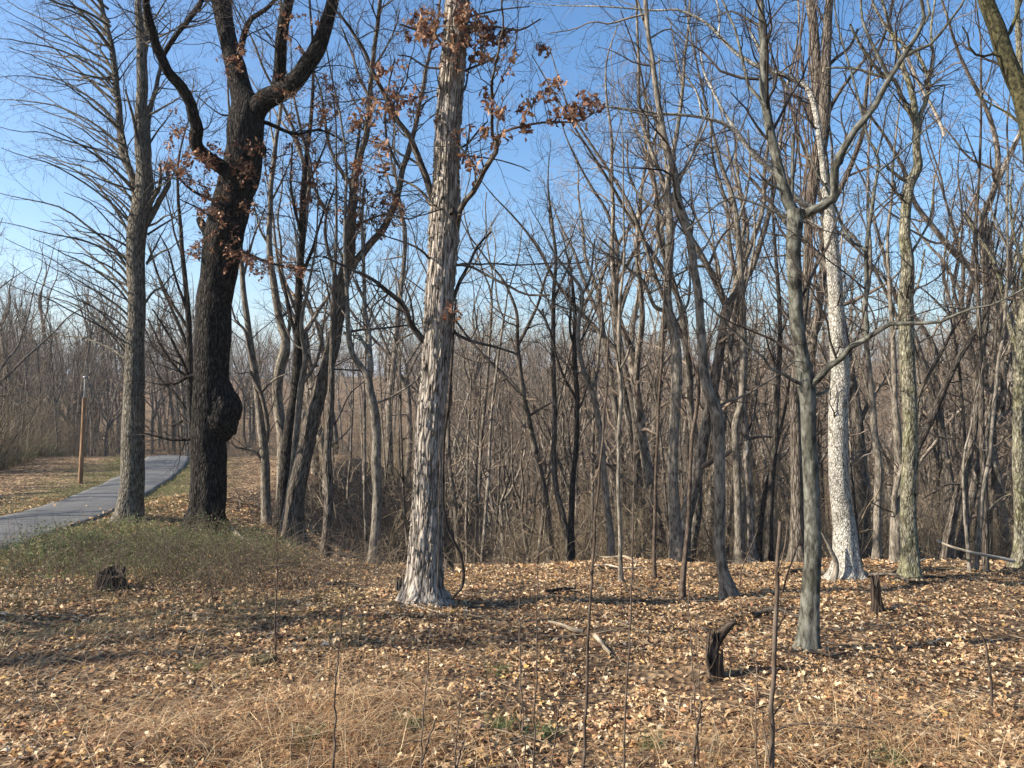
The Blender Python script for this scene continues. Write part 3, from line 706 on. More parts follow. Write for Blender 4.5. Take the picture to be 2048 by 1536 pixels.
HIC_LEAVES = [(905, 55, 95, 40, 142), (850, 60, 50, 40, 37), (960, 70, 55, 45, 45), (1000, 100, 55, 40, 30), (1085, 168, 30, 22, 19), (1112, 160, 10, 12, 4), (1125, 212, 22, 10, 12), (1160, 205, 14, 14, 9), (1183, 208, 24, 11, 18), (1160, 235, 14, 12, 9),
              (1100, 232, 12, 12, 7), (1055, 258, 9, 10, 6), (1012, 262, 10, 10, 7), (1005, 230, 18, 12, 10), (1050, 220, 10, 8, 6), (975, 195, 10, 10, 6), (1008, 145, 10, 10, 6), (938, 335, 9, 10, 6), (965, 260, 7, 9, 4),
              (900, 630, 20, 8, 9), (895, 250, 40, 25, 16), (760, 250, 60, 50, 37), (740, 340, 50, 40, 30), (800, 170, 50, 50, 37), (930, 115, 40, 30, 30), (1100, 105, 14, 10, 4)]
hroot, hS, hK, hO = traced('hickory_tree', 'big shaggy-barked hickory, tallest pale trunk left of centre, with a loose vine at its foot', 'tree', M['hickory'],
       '850,1206,98 849,1190,86 849,1160,72 851,1110,66 852,1056,62 857,965,58 862,873,55 869,782,54 876,691,54 881,600,56 884,547,56 889,456,57 892,410,57 894,365,51 898,273,50 903,182,50 908,91,47 915,0,46 920,-80,42',
       ['912,465 917,440 919,424 930,405 946,387 958,365 969,342 980,325 990,310 994,296 994,282|12>10',
        '993,290 985,270 985,246 983,215 983,182 984,168 987,155 992,128 998,105 1001,82 1008,60 1008,36 1004,0|8>4',
        '994,284 1001,269 1033,257 1078,248 1110,246 1147,246 1170,240 1188,228|6>3',
        '878,432 869,410 862,388 855,365 846,340 837,319 828,295 819,273 805,255 791,237 773,200 755,164 740,130 728,100 710,75 691,46 670,20|16>5',
        '872,430 846,387 825,372 810,365 785,352 760,346 720,330|6>3', '855,365 835,330 800,310 770,290 740,285 700,265|6>2',
        '862,690 846,683 832,665 819,647 810,620 797,603 782,592 765,578 750,565 733,554 714,547 680,530 646,515|15>4',
        '812,622 800,590 795,560 780,520|6>2', '870,540 850,510 820,490 790,480 760,470|6>2',
        '905,535 930,529 960,531 987,529 1020,532 1056,531 1100,528 1147,529 1200,520 1250,505|5>2', '905,532 937,533 962,545 987,560 1020,575 1047,590 1060,592 1101,592|6>4',
        '900,620 910,590 919,565 930,545 942,524 950,505 960,488 970,478 983,465|8>4', '902,662 920,675 942,684 965,690 987,696 1015,703 1042,715|7>4',
        '925,330 935,290 940,250|5>3', '916,300 935,290 960,260 975,245|5>3', '916,195 930,180 935,150 945,120|5>3', '922,312 945,315 975,318 1010,325 1040,335 1060,345|4>2', '915,150 950,135 985,120 1000,100|6>3', '900,60 870,75 840,65 800,50|7>3',
        '918,90 950,60 985,55 1040,62 1080,40|6>3', '925,40 960,30 1010,20 1060,15|5>2', '885,140 850,135 820,115 795,112|5>2', '890,100 860,60 830,20|6>3', '905,210 880,180 870,130|4>2', '910,380 905,400 902,430|9>9'],
       tw=1.0, ext=8, sides=44, step=.035, flare=.10, leaves=HIC_LEAVES, wig=.28, limbmat=M['brown'], seed=11, depth_spread=.7)

# shaggy bark: strips of bark standing off the hickory trunk
def bark_strips(root, S, origin, n=1000, first=300):
    rng = np.random.default_rng(77)
    protos = []
    for s in range(8):
        r = np.random.default_rng(s); m = 6; u = np.linspace(-.5, .5, m)
        wv = np.array([.25, .42, .5, .46, .38, .15]) * r.uniform(.8, 1.2, m)
        lift = .018 + .05 * (np.abs(u) * 2) ** 2.2 * np.where(u < 0, r.uniform(.5, 1.2), r.uniform(.0, .6))
        V = []
        for k in range(m):
            V += [(-wv[k], lift[k] * .55, u[k]), (wv[k] * .1, lift[k] + .006, u[k] + r.normal() * .01), (wv[k], lift[k] * .55, u[k])]
        V = np.array(V); m3 = len(V); B = V.copy(); B[:, 1] -= .014; V = np.r_[V, B]
        Q = []
        for k in range(m - 1):
            a = k * 3
            for c in (0, 1): Q.append((a + c, a + c + 1, a + c + 4, a + c + 3)); Q.append((m3 + a + c + 1, m3 + a + c, m3 + a + c + 3, m3 + a + c + 4))
            Q.append((a, a + 3, m3 + a + 3, m3 + a)); Q.append((a + 2, m3 + a + 2, m3 + a + 5, a + 5))
        Q.append((0, m3, m3 + 1, 1)); Q.append((1, m3 + 1, m3 + 2, 2))
        protos.append((V, np.array(Q)))
    mes = []
    for v, q in protos:
        me = bpy.data.meshes.new('bark_plate'); me.from_pydata((v * [1, 1, 1]).tolist(), [], q.tolist()); me.materials.append(M['hickory'])
        at = me.attributes.new('bk', 'FLOAT_VECTOR', 'POINT'); at.data.foreach_set('vector', (v * [.05, 1, .25] + rng.random(3) * 9).astype(np.float32).ravel()); mes.append(me)
    cnt = 0; bagV = []; bagQ = []; bagB = []; n0 = 0
    zt = EYE + (CY + 40) / F * origin[1]
    zs = S[:, 2]
    ang = rng.uniform(-np.pi, np.pi, n); items = []
    for a in ang:
        z = rng.uniform(origin[2] + .15, zt); items.append((a, z))
    items.sort(key=lambda t: math.cos(t[0] + math.pi / 2) * -1 * 0 + (0 if math.sin(t[0]) < .15 else 1))   # the side one can see first
    for a, z in items:
        k = int(np.clip(np.searchsorted(zs, z), 1, len(zs) - 1)); c = S[k, :3] - origin; r = S[k, 3]
        fl = .1 * math.exp(-(z - origin[2]) / .45)
        out = np.array([math.cos(a), math.sin(a), 0]); t = norm(S[k, :3] - S[k - 1, :3])
        wd = rng.uniform(.022, .05); ln = rng.uniform(.12, .42)
        zax = t; xax = norm(np.cross(out, zax)); yax = np.cross(zax, xax)
        Mx = np.stack([xax * wd, yax * 1.0 * rng.uniform(.2, .55), zax * ln], 1)
        p = c + out * (r * (1 + fl) - .004); s = int(rng.integers(0, 8))
        if cnt < first:
            o = bpy.data.objects.new('bark_plate', mes[s]); COL.objects.link(o); o.parent = root
            from mathutils import Matrix
            mm = Matrix(((Mx[0, 0], Mx[0, 1], Mx[0, 2], p[0]), (Mx[1, 0], Mx[1, 1], Mx[1, 2], p[1]), (Mx[2, 0], Mx[2, 1], Mx[2, 2], p[2]), (0, 0, 0, 1)))
            o.matrix_basis = mm
        else:
            v, q = protos[s]; bagV.append(v @ Mx.T + p); bagQ.append(q + n0); n0 += len(v); bagB.append(v * [.05, 1, .25] + rng.random(3) * 9)
        cnt += 1
    o = mk('bark_plates', np.concatenate(bagV), np.concatenate(bagQ), M['hickory'], root, {'bk': ('FLOAT_VECTOR', np.concatenate(bagB))}); tag(o, kind='stuff')
bark_strips(hroot, hS, hO)

def vine(name, label, s, w0, w1, d, cat='vine', mat='vine', slope=0.0, sides=8, group=None):
    pts = parse(s); m = len(pts); pp = []
    for k, q in enumerate(pts):
        dd = d + slope * k / (m - 1); pp.append([*W(q[0], q[1], dd), (w0 + (w1 - w0) * k / (m - 1)) / 2 / F * dd])
    S = catmull(pp, max(14, m * 6)); o = S[-1, :3].copy()
    ob = tube_obj(name, S[:, :3], S[:, 3], sides, M[mat], None, disp=lobed(amp=0, bump=.1, rough=.15), origin=S[0, :3]); ob.location = S[0, :3]
    tag(ob, label, cat, group); return ob
hd = hO[1]
vine('vine', 'black ropy vine hanging loose off the shaggy hickory, curling back to its foot',
     '912,600 908,640 904,720 896,820 889,870 887,919 886,965 887,1010 892,1047 901,1072 912,1092 921,1112 926,1135 927,1160 923,1178 912,1190 903,1200', 5, 6, hd - .18)

traced('tree', 'twin-stemmed dark tree just right of centre, left stem, rising from the crest', 'tree', M['brown'],
       '1141,1133,20 1137,1090,14 1131,1056,13 1121,1010,12 1115,987,11 1108,919,11 1109,828,10 1106,737,10 1107,668,9 1108,600,8 1112,520,7 1104,450,6 1098,400,4',
       ['1109,690 1090,640 1060,600 1040,560|5>2', '1108,600 1130,550 1150,500|5>2', '1109,560 1085,510 1062,470|5>2', '1108,640 1080,560 1050,490|4>2'], d=19.5, tw=1.7, ext=1.5, seed=12, wig=.25)
traced('tree', 'twin-stemmed dark tree just right of centre, right stem, with a dark snapped side limb', 'tree', M['dark'],
       '1145,1133,18 1142,1056,12 1144,1010,11 1146,965,11 1152,896,10 1154,805,10 1150,740,10 1149,691,9 1150,640,8 1148,600,7 1144,560,5',
       ['1152,800 1130,760 1115,720 1098,660 1085,620|6>3', '1150,700 1140,660 1143,610 1146,590|6>5', '1154,830 1170,790 1180,740|4>2', '1151,700 1180,650 1200,600|4>2'], d=19.0, tw=1.3, ext=1.5, seed=13)
traced('tree', 'pale brown trunk curving up and left behind the centre saplings', 'tree', M['beech'],
       '1226,1135,16 1220,1056,14 1215,1010,13 1206,919,12 1197,851,12 1183,782,11 1172,755,10 1163,725,9 1157,691,9 1158,646,9 1165,600,8 1160,575,7 1140,550,6 1110,510,4',
       ['1183,782 1190,760 1194,742|6>4', '1163,595 1180,560 1185,520 1190,480|6>3', '1158,650 1135,600 1120,560|4>2', '1170,750 1140,740 1110,700|3>2'], d=18.0, tw=1.5, ext=1.5, seed=14)
traced('young_tree', 'thin pale young tree with a snapped side fork, centre of the clearing edge', 'tree', M['beech'],
       '1243,1166,11 1241,1130,9 1240,1101,8 1236,987,8 1238,919,7 1238,873,7 1243,805,9 1240,760,8 1238,737,9 1238,646,7 1241,600,6 1249,520,5 1248,450,4 1246,330,3',
       ['1240,740 1249,725 1257,705 1261,692|5>6', '1243,600 1262,570 1280,540|3>1.5', '1239,650 1225,610 1215,570|3>1.5'], tw=.8, ext=2, sides=10, seed=15)
traced('young_tree', 'thin young tree with a straight lower stem, second to the right of the snapped-fork one', 'tree', M['stem'],
       '1310,1158,9 1308,1090,7 1310,1010,7 1312,940,6 1316,873,6 1318,800,5 1322,740,5 1326,660,4 1330,560,3', ['1316,870 1330,830 1340,780|3>1.5', '1320,760 1305,700 1296,650|3>1.5'], tw=.9, ext=2, sides=10, seed=16)
traced('young_tree', 'crooked thin brown young tree just left of the forked trunk with the pale foot', 'tree', M['stem'],
       '1364,1198,13 1366,1150,11 1371,1101,10 1376,1050,9 1378,1010,8 1382,919,8 1385,873,8 1394,819,8 1398,790,7 1397,760,6 1399,714,6 1414,691,5 1428,660,4 1445,620,3',
       ['1395,760 1380,700 1376,650|4>2', '1384,880 1370,840 1350,800|3>1.5', '1400,714 1408,745 1420,700|3>2'], tw=.8, ext=2, sides=10, seed=17)
traced('tree', 'stout grey tree with a snaking dark upper limb, behind the crooked thin brown one', 'tree', M['beech'],
       '1356,1112,34 1353,1070,27 1348,1010,23 1346,919,21 1350,828,21 1353,737,22 1351,690,20 1346,660,19 1337,620,17 1336,570,15 1338,510,15 1341,456,15 1337,400,13 1338,350,12 1346,310,10 1358,240,8 1366,170,7',
       ['1338,625 1322,622 1309,615 1298,590 1287,565 1270,550 1255,538 1238,520 1223,501 1200,478|10>3', '1341,460 1310,420 1270,380 1256,340 1254,280|7>3', '1342,400 1370,340 1395,290 1420,230|7>3', '1346,330 1320,260 1290,200 1270,150|6>2', '1350,650 1375,610 1380,560 1370,500|6>3', '1340,480 1360,430 1380,400|6>2', '1366,180 1350,100 1340,40|5>2'], d=17.5, tw=1.5, ext=3, sides=16, step=.1, seed=18, wig=.3)
_, t10S, _, t10O = traced('tree', 'slender tree with a bare pale foot, leaning left as it rises, left of the stump', 'tree', M['beech'],
       '1458,1200,36 1454,1180,30 1446,1150,22 1440,1115,21 1437,1090,22 1439,1010,22 1439,919,22 1437,873,24 1435,828,26 1425,800,24 1412,765,20 1405,714,19 1400,646,17 1396,592,17 1387,538,16 1382,501,16 1373,456,16 1355,401,16 1348,346,14 1332,292,12 1321,237,11 1312,182,11 1305,128,10 1296,68,9 1291,0,9',
       ['1439,815 1452,806 1482,796 1519,775 1551,755 1583,730 1600,715|6>3', '1376,460 1390,440 1385,420 1350,380|5>3', '1350,360 1370,340 1385,310 1400,260 1420,220|6>3', '1305,133 1318,125 1322,120|5>3', '1296,68 1284,30 1276,0|6>4', '1292,30 1250,40 1218,50 1185,45 1150,60 1100,68|5>2', '1320,235 1290,232 1250,222 1205,215|5>2', '1334,300 1290,280 1262,255 1255,230|6>2', '1385,530 1420,480 1430,440|4>2', '1297,80 1340,60 1370,90|4>2'],
       tw=1.1, ext=5, sides=20, step=.07, seed=19)
traced('tree', 'medium grey tree with a gentle S-bend, behind the pale-footed leaning one', 'tree', M['beech'],
       '1478,1112,20 1478,1080,16 1476,1010,15 1473,919,15 1471,855,15 1479,820,14 1483,805,13 1487,737,13 1487,646,12 1485,600,12 1478,501,12 1473,437,11 1462,387,10 1446,342,8 1428,273,6',
       ['1485,600 1500,540 1510,480 1505,400|6>3', '1475,450 1490,400 1500,340 1496,260|6>3', '1487,680 1466,640 1450,590|5>2', '1450,350 1470,300 1465,240|4>2'], d=17.2, tw=1.4, ext=4, sides=12, seed=20)
traced('tree', 'grey-brown tree immediately right of the S-bend one', 'tree', M['wood'],
       '1506,1112,20 1503,1080,16 1501,1010,15 1498,960,14 1494,919,14 1489,851,12 1478,800,10 1470,760,8 1460,700,7 1452,620,6', ['1492,880 1510,820 1516,760|5>2', '1480,800 1490,740 1500,690|4>2'], d=18.2, tw=1.3, ext=4, sides=12, seed=21)
traced('tree', 'slim dark tree half way between the S-bend pair and the nearest smooth trunk', 'tree', M['dark'],
       '1539,1112,17 1540,1050,14 1542,987,13 1549,896,12 1555,782,10 1560,691,9 1558,600,8 1552,520,7 1546,430,5 1544,340,4', ['1556,740 1535,690 1528,640|4>2', '1559,680 1580,620 1588,560|4>2', '1555,560 1530,500 1520,450|4>2'], d=17.6, tw=1.4, ext=3, sides=12, seed=22)
traced('tree', 'dark leaning stem low behind the nearest smooth trunk, left side', 'tree', M['dark'],
       '1518,1110,14 1522,1050,11 1532,980,9 1545,930,8 1556,880,7 1568,830,6 1580,760,5', [], d=18.8, tw=1.0, ext=3, sides=8, seed=23)
_, t16S, _, t16O = traced('maple_tree', 'nearest smooth grey trunk right of centre, forked like a hand, one broad lower limb', 'tree', M['maple'],
       '1617,1302,52 1617,1288,42 1619,1250,38 1621,1192,35 1626,1101,32 1624,1010,30 1621,942,30 1617,873,29 1615,805,30 1612,773,36 1603,714,28 1596,668,27 1592,620,27 1590,570,27 1587,501,28 1590,455,31 1592,424,34',
       ['1590,430 1580,415 1574,401 1566,375 1560,351 1552,315 1544,283 1538,250 1533,219 1528,190 1526,159 1527,125 1527,91 1524,60 1524,36 1521,0 1518,-40|24>12',
        '1531,215 1514,191 1498,173 1490,140 1483,114 1476,85 1469,59 1456,30 1444,0|8>4',
        '1594,437 1610,428 1637,419 1665,401 1672,385 1668,365 1669,345 1674,328 1684,302 1697,283 1710,262 1724,246 1742,226 1756,205 1768,180 1779,159 1795,135 1806,114 1818,98 1829,82 1840,62 1848,46 1846,25 1842,0|19>7',
        '1804,118 1835,101 1861,91 1880,70 1897,46 1915,25 1929,0|8>4', '1583,405 1584,360 1585,319 1586,290 1586,269|8>5', '1578,400 1560,382 1540,370 1528,360 1519,349|7>4',
        '1574,438 1560,431 1535,420 1510,410 1490,402 1473,394 1451,401 1430,415 1414,428 1395,445 1382,456 1350,480 1300,520|5>2',
        '1620,775 1631,769 1641,755 1651,741 1665,731 1678,723 1692,708 1706,691 1720,684 1733,680 1750,668 1765,657 1779,650 1792,646 1810,648 1829,650 1855,648 1884,646 1903,638 1920,627 1950,618 1975,614 2010,600 2048,580|15>3',
        '1732,682 1735,665 1731,638 1732,600 1733,570 1733,535 1733,501 1736,465 1742,433 1747,395 1751,365 1757,340 1754,310 1740,288 1733,273 1730,250 1724,228 1716,195 1706,159 1696,125 1688,100 1680,70 1674,46 1668,0|10>3',
        '1734,503 1710,490 1692,469 1680,440 1669,410 1655,380 1637,355 1622,325 1610,296 1590,265|6>3', '1742,430 1775,400 1800,380|4>2', '1754,312 1765,270 1772,225 1790,180|4>2', '1756,345 1790,320 1830,280 1870,245 1890,230|4>2',
        '1614,775 1601,769 1580,760 1565,750 1553,745 1542,739 1540,728 1520,712 1496,691 1475,670 1455,655 1430,625 1405,600|8>3', '1618,798 1635,792 1650,786 1656,779|7>5', '1670,330 1700,300 1715,270 1740,250|4>2', '1779,160 1760,120 1740,80 1725,40 1722,0|8>4', '1848,50 1860,30 1855,0|6>4', '1560,350 1545,330 1530,320|3>2'],
       tw=1.0, ext=0, sides=30, step=.05, flare=.12, wig=.2, seed=24, depth_spread=.45)
_, t15S, _, t15O = traced('tree', 'tall two-tone trunk hung with vines, directly behind the fork of the nearest smooth trunk', 'tree', M['brown'],
       '1594,1112,32 1594,1060,27 1594,1010,25 1593,940,23 1592,873,22 1589,820,20 1591,760,18 1600,690,16 1608,620,15 1612,570,15 1615,501,15 1617,450,17 1622,400,20 1632,345,25 1640,300,26 1645,270,25 1648,235,25 1649,182,24 1652,120,19 1655,60,17 1659,0,15',
       ['1644,280 1639,230 1635,182 1632,130 1628,68 1624,30 1621,0 1618,-30|22>18', '1650,140 1670,120 1700,95 1715,60|8>4', '1648,250 1665,210 1690,170 1730,120 1760,80|9>4', '1592,860 1575,800 1568,750|6>3', '1655,60 1640,30 1632,10|6>4'], d=15.5, tw=.6, ext=7, sides=18, step=.09, seed=25)
rngv = np.random.default_rng(5)
for k in range(14):
    x0 = rngv.uniform(1590, 1640); y0 = rngv.uniform(-30, 260); ln = rngv.uniform(300, 560); pts = []
    for t in np.linspace(0, 1, 7): pts.append('%.1f,%.1f' % (x0 + rngv.normal() * 6 - 8 * math.sin(t * 3), y0 + ln * t))
    vine('hanging_vine', 'thin dark vine among the bundle hanging down the tall two-tone trunk', ' '.join(pts), 3.5, 2.5, 15.2 - rngv.uniform(0, .5), mat='stem', sides=5, group='vines hanging down the two-tone trunk')
traced('tree', 'thickest near-white trunk, standing just right of the nearest smooth grey one', 'tree', M['white'],
       '1692,1158,70 1692,1145,60 1692,1120,52 1688,1056,43 1683,1010,40 1678,965,38 1676,873,36 1677,805,36 1681,760,36 1679,720,35 1676,691,33 1672,600,28 1674,592,28 1668,540,27 1664,501,27 1660,456,26 1657,410,23 1650,375,16'.replace(' 1674,592,28', ''),
       ['1655,400 1630,420 1592,398 1565,365 1537,337 1522,325 1510,314 1496,295 1483,278 1468,262 1451,251 1430,243 1405,237 1370,232 1337,230 1305,227 1277,223 1240,218 1200,214|14>3',
        '1650,370 1640,290 1630,220 1615,178 1595,164 1574,155 1555,148 1537,144 1515,135 1496,123 1482,115 1469,105 1452,88 1437,73 1420,55 1401,41 1375,28 1350,21 1314,23|13>4',
        '1652,460 1635,455 1625,448 1618,440|9>12', '1405,237 1395,190 1370,150|6>3', '1483,278 1450,230 1430,190 1410,150 1400,100|8>3', '1337,230 1300,240 1270,255|4>2', '1437,73 1440,30 1430,-10|5>3', '1537,144 1520,100 1500,60 1510,20|6>3', '1664,500 1690,450 1720,420|5>2'],
       tw=1.1, ext=0, sides=34, step=.05, flare=.14, wig=.3, seed=26, depth_spread=.3)
traced('tree', 'dark slim stem pressed behind the right edge of the near-white trunk', 'tree', M['dark'], '1712,1130,20 1708,1060,15 1704,1000,13 1700,950,11 1698,928,8', [], d=13.6, tw=0, ext=0, sides=12, seed=27, trunk_tw=False)
traced('tree', 'short curved bare stem standing at the left foot of the near-white trunk', 'sapling', M['beech'], '1667,1166,12 1671,1150,11 1673,1132,10 1667,1114,9 1659,1098,7 1650,1080,5 1640,1064,3', [], tw=.5, ext=0, sides=10, seed=28, flare=.05, trunk_tw=False)
traced('tree', 'pale bluish-grey trunk between the near-white and the yellowish trunk', 'tree', M['beech'],
       '1754,1115,20 1754,1090,15 1755,1010,15 1757,930,14 1749,870,13 1745,805,12 1738,737,11 1733,691,10 1728,620,9 1738,560,8 1740,500,7 1736,430,6',
       ['1745,800 1770,760 1785,720|5>2', '1730,660 1710,620 1700,570|5>2', '1736,560 1760,510 1775,460|5>2', '1739,480 1720,420 1715,370|4>2', '1756,905 1725,915 1715,930|3>2'], d=17.8, tw=1.4, ext=4, sides=14, seed=29)
traced('tree', 'smooth grey-blue trunk tight against the left side of the yellowish one', 'tree', M['beech'],
       '1795,1134,26 1792,1110,24 1793,1033,23 1797,970,20 1798,919,17 1793,850,14 1789,805,12 1788,728,10 1784,650,9 1778,560,7 1775,480,6', ['1793,1060 1789,1000 1797,960 1804,930|9>8', '1789,800 1770,740 1760,700|5>2', '1786,680 1800,620 1806,560|4>2'], d=14.3, tw=1.1, ext=4, sides=16, seed=30)
traced('tree', 'yellowish lichen-covered trunk right of the near-white one, dark and twisted above', 'tree', M['lichen'],
       '1820,1160,48 1820,1145,38 1820,1110,33 1817,1056,31 1817,965,28 1820,873,27 1819,805,27 1815,737,28 1813,668,28 1811,600,28 1814,560,26 1815,524,24 1809,478,21 1813,410,19 1820,370,19 1832,345,19 1836,333,18 1833,300,15 1833,262,14',
       ['1833,265 1828,243 1820,228 1810,208 1801,191 1796,175 1792,164 1779,155 1765,150 1750,135 1738,118 1725,100 1715,82 1700,50|10>5', '1833,265 1838,245 1842,228 1852,205 1856,182 1858,168 1856,155 1845,130 1838,114 1820,100 1806,91 1790,72 1774,59 1760,35 1747,14 1740,-20|10>5',
        '1792,164 1765,155 1745,150 1719,141 1700,138 1674,137 1650,139|7>4', '1822,368 1808,362 1797,355 1785,345 1774,337|9>6', '1837,330 1838,290 1846,240 1870,200|5>2', '1816,520 1840,480 1860,440 1866,380|6>3', '1812,620 1840,560 1850,500|5>3', '1814,420 1790,380 1782,330|5>2', '1856,160 1866,120 1862,60 1870,0|6>4', '1845,200 1870,180 1900,170|4>2'],
       tw=1.2, ext=3, sides=28, step=.06, flare=.16, wig=.3, seed=31)
vine('dead_branch', 'pale barkless branch hanging down from the upper limbs of the yellowish trunk', '1806,95 1811,109 1825,140 1838,169 1850,192 1861,210 1872,230 1879,246 1886,262 1889,274', 6, 7, 13.0, cat='dead branch', mat='dead')
traced('tree', 'dark trunk leaning far to the right from behind the yellowish one', 'tree', M['dark'],
       '1826,1120,15 1826,1040,14 1826,960,13 1831,910,13 1847,873,13 1862,842,13 1874,814,13 1897,760,12 1920,714,11 1938,686,10 1952,664,9 1975,620,7 2000,560,5', ['1900,755 1890,700 1880,650|4>2', '1940,684 1960,680 1985,660|4>2'], d=15.4, tw=.8, ext=2, sides=14, seed=32)
traced('tree', 'thinner trunk leaning right, just above and beside the dark leaning one', 'tree', M['brown'],
       '1822,1118,10 1824,960,9 1828,860,9 1833,820,8 1838,791,8 1855,755,8 1870,728,7 1888,696,7 1902,668,6 1920,640,5 1935,612,4', [], d=15.9, tw=.8, ext=2, sides=10, seed=33)
traced('tree', 'rough brown trunk leaning slightly right, left of the trio of slim stems', 'tree', M['brown'],
       '1893,1136,26 1897,1090,21 1902,1056,19 1912,1010,18 1925,965,17 1934,925,17 1943,883,16 1949,840,15 1952,805,14 1956,737,14 1963,690,13 1970,646,13 1974,600,12 1970,547,13 1966,478,12 1970,437,8 1972,405,6',
       ['1966,490 1950,455 1935,435 1928,425|7>4', '1970,560 1990,510 2000,470|5>3', '1969,500 1985,450 1995,400 2000,350|5>2', '1962,700 1940,660 1925,600|4>2', '1926,972 1900,970 1870,985 1845,1000|4>2'], d=15.8, tw=1.2, ext=0, sides=18, step=.1, seed=34)
traced('young_tree', 'short thin stem, leftmost of the trio growing from one foot near the right edge', 'tree', M['beech'],
       '1940,1163,9 1938,1130,8 1934,1080,7 1930,1040,7 1928,1000,6 1926,960,5 1930,900,4', [], d=12.6, tw=.6, ext=1.5, sides=8, seed=35)
traced('young_tree', 'slim grey stem leaning slightly right, middle of the trio near the right edge', 'tree', M['beech'],
       '1948,1164,14 1952,1130,11 1956,1080,10 1961,1033,10 1964,990,10 1970,955,9 1978,920,9 1982,870,8 1986,828,8 1992,780,7 1995,737,7 2002,700,6 2007,668,6 2012,600,6 2016,520,5 2014,430,5 2016,319,4',
       ['1984,850 2005,830 2030,828|4>2', '1996,730 2016,690 2030,650|4>2', '1980,905 1960,900 1945,880|3>2', '2013,590 2030,540 2040,490|3>2', '2016,500 1990,450 1980,400|4>2'], d=12.7, tw=1.0, ext=3, sides=12, seed=36)
traced('young_tree', 'straight dark upright stem, rightmost of the trio near the right edge', 'tree', M['brown'],
       '1970,1158,16 1970,1120,12 1970,1010,12 1967,950,11 1963,873,11 1961,737,10 1958,660,9 1956,600,9 1953,520,7 1952,456,6 1957,380,5 1960,319,5 1962,230,4 1962,150,4',
       ['1957,600 1930,570 1905,560|3>2', '1953,470 1975,420 1990,380|4>2', '1959,340 1940,290 1925,250|4>2', '1962,200 1980,150 1990,90|3>2', '1953,510 1920,480 1890,440|3>2'], d=13.2, tw=1.1, ext=3, sides=12, seed=37)
traced('tree', 'pale rough trunk cut by the right edge of the view, black at its flared base', 'tree', M['lichen'],
       '2044,1150,62 2045,1130,44 2046,1100,34 2044,1056,28 2040,1000,24 2037,919,23 2038,873,24 2041,805,25 2043,760,26 2040,720,25 2046,660,22 2052,600,20 2056,500,18 2060,380,16',
       ['2040,725 2032,695 2025,668 2015,635 2007,600 2000,560 1985,520 1975,501 1955,475 1942,450 1929,428|12>5', '2046,680 2030,620 2028,560 2035,500|9>4', '2054,560 2030,480 2020,400 2026,330|6>3', '2036,985 2000,1000 1960,1040|3>2'],
       d=13.6, tw=1.0, ext=6, sides=24, step=.09, flare=.2, seed=38)
traced('tree', 'mossy dark limb-like trunk slanting in across the top right corner', 'tree', M['mossy'],
       '2170,1400,44 2160,1100,40 2140,800,38 2115,600,37 2090,440,36 2066,300,35 2043,191,34 2030,160,34 2016,128,32 2004,95,31 1993,59,30 1981,30,28 1970,0,27 1955,-60,24',
       ['2004,85 2018,70 2030,40 2040,10 2050,-20|9>5', '2018,125 1990,110 1960,115 1940,100 1935,70 1925,55|6>3', '2060,270 2020,230 1990,215 1950,190|5>3'], d=8.5, tw=.8, ext=5, sides=24, step=.07, seed=39)

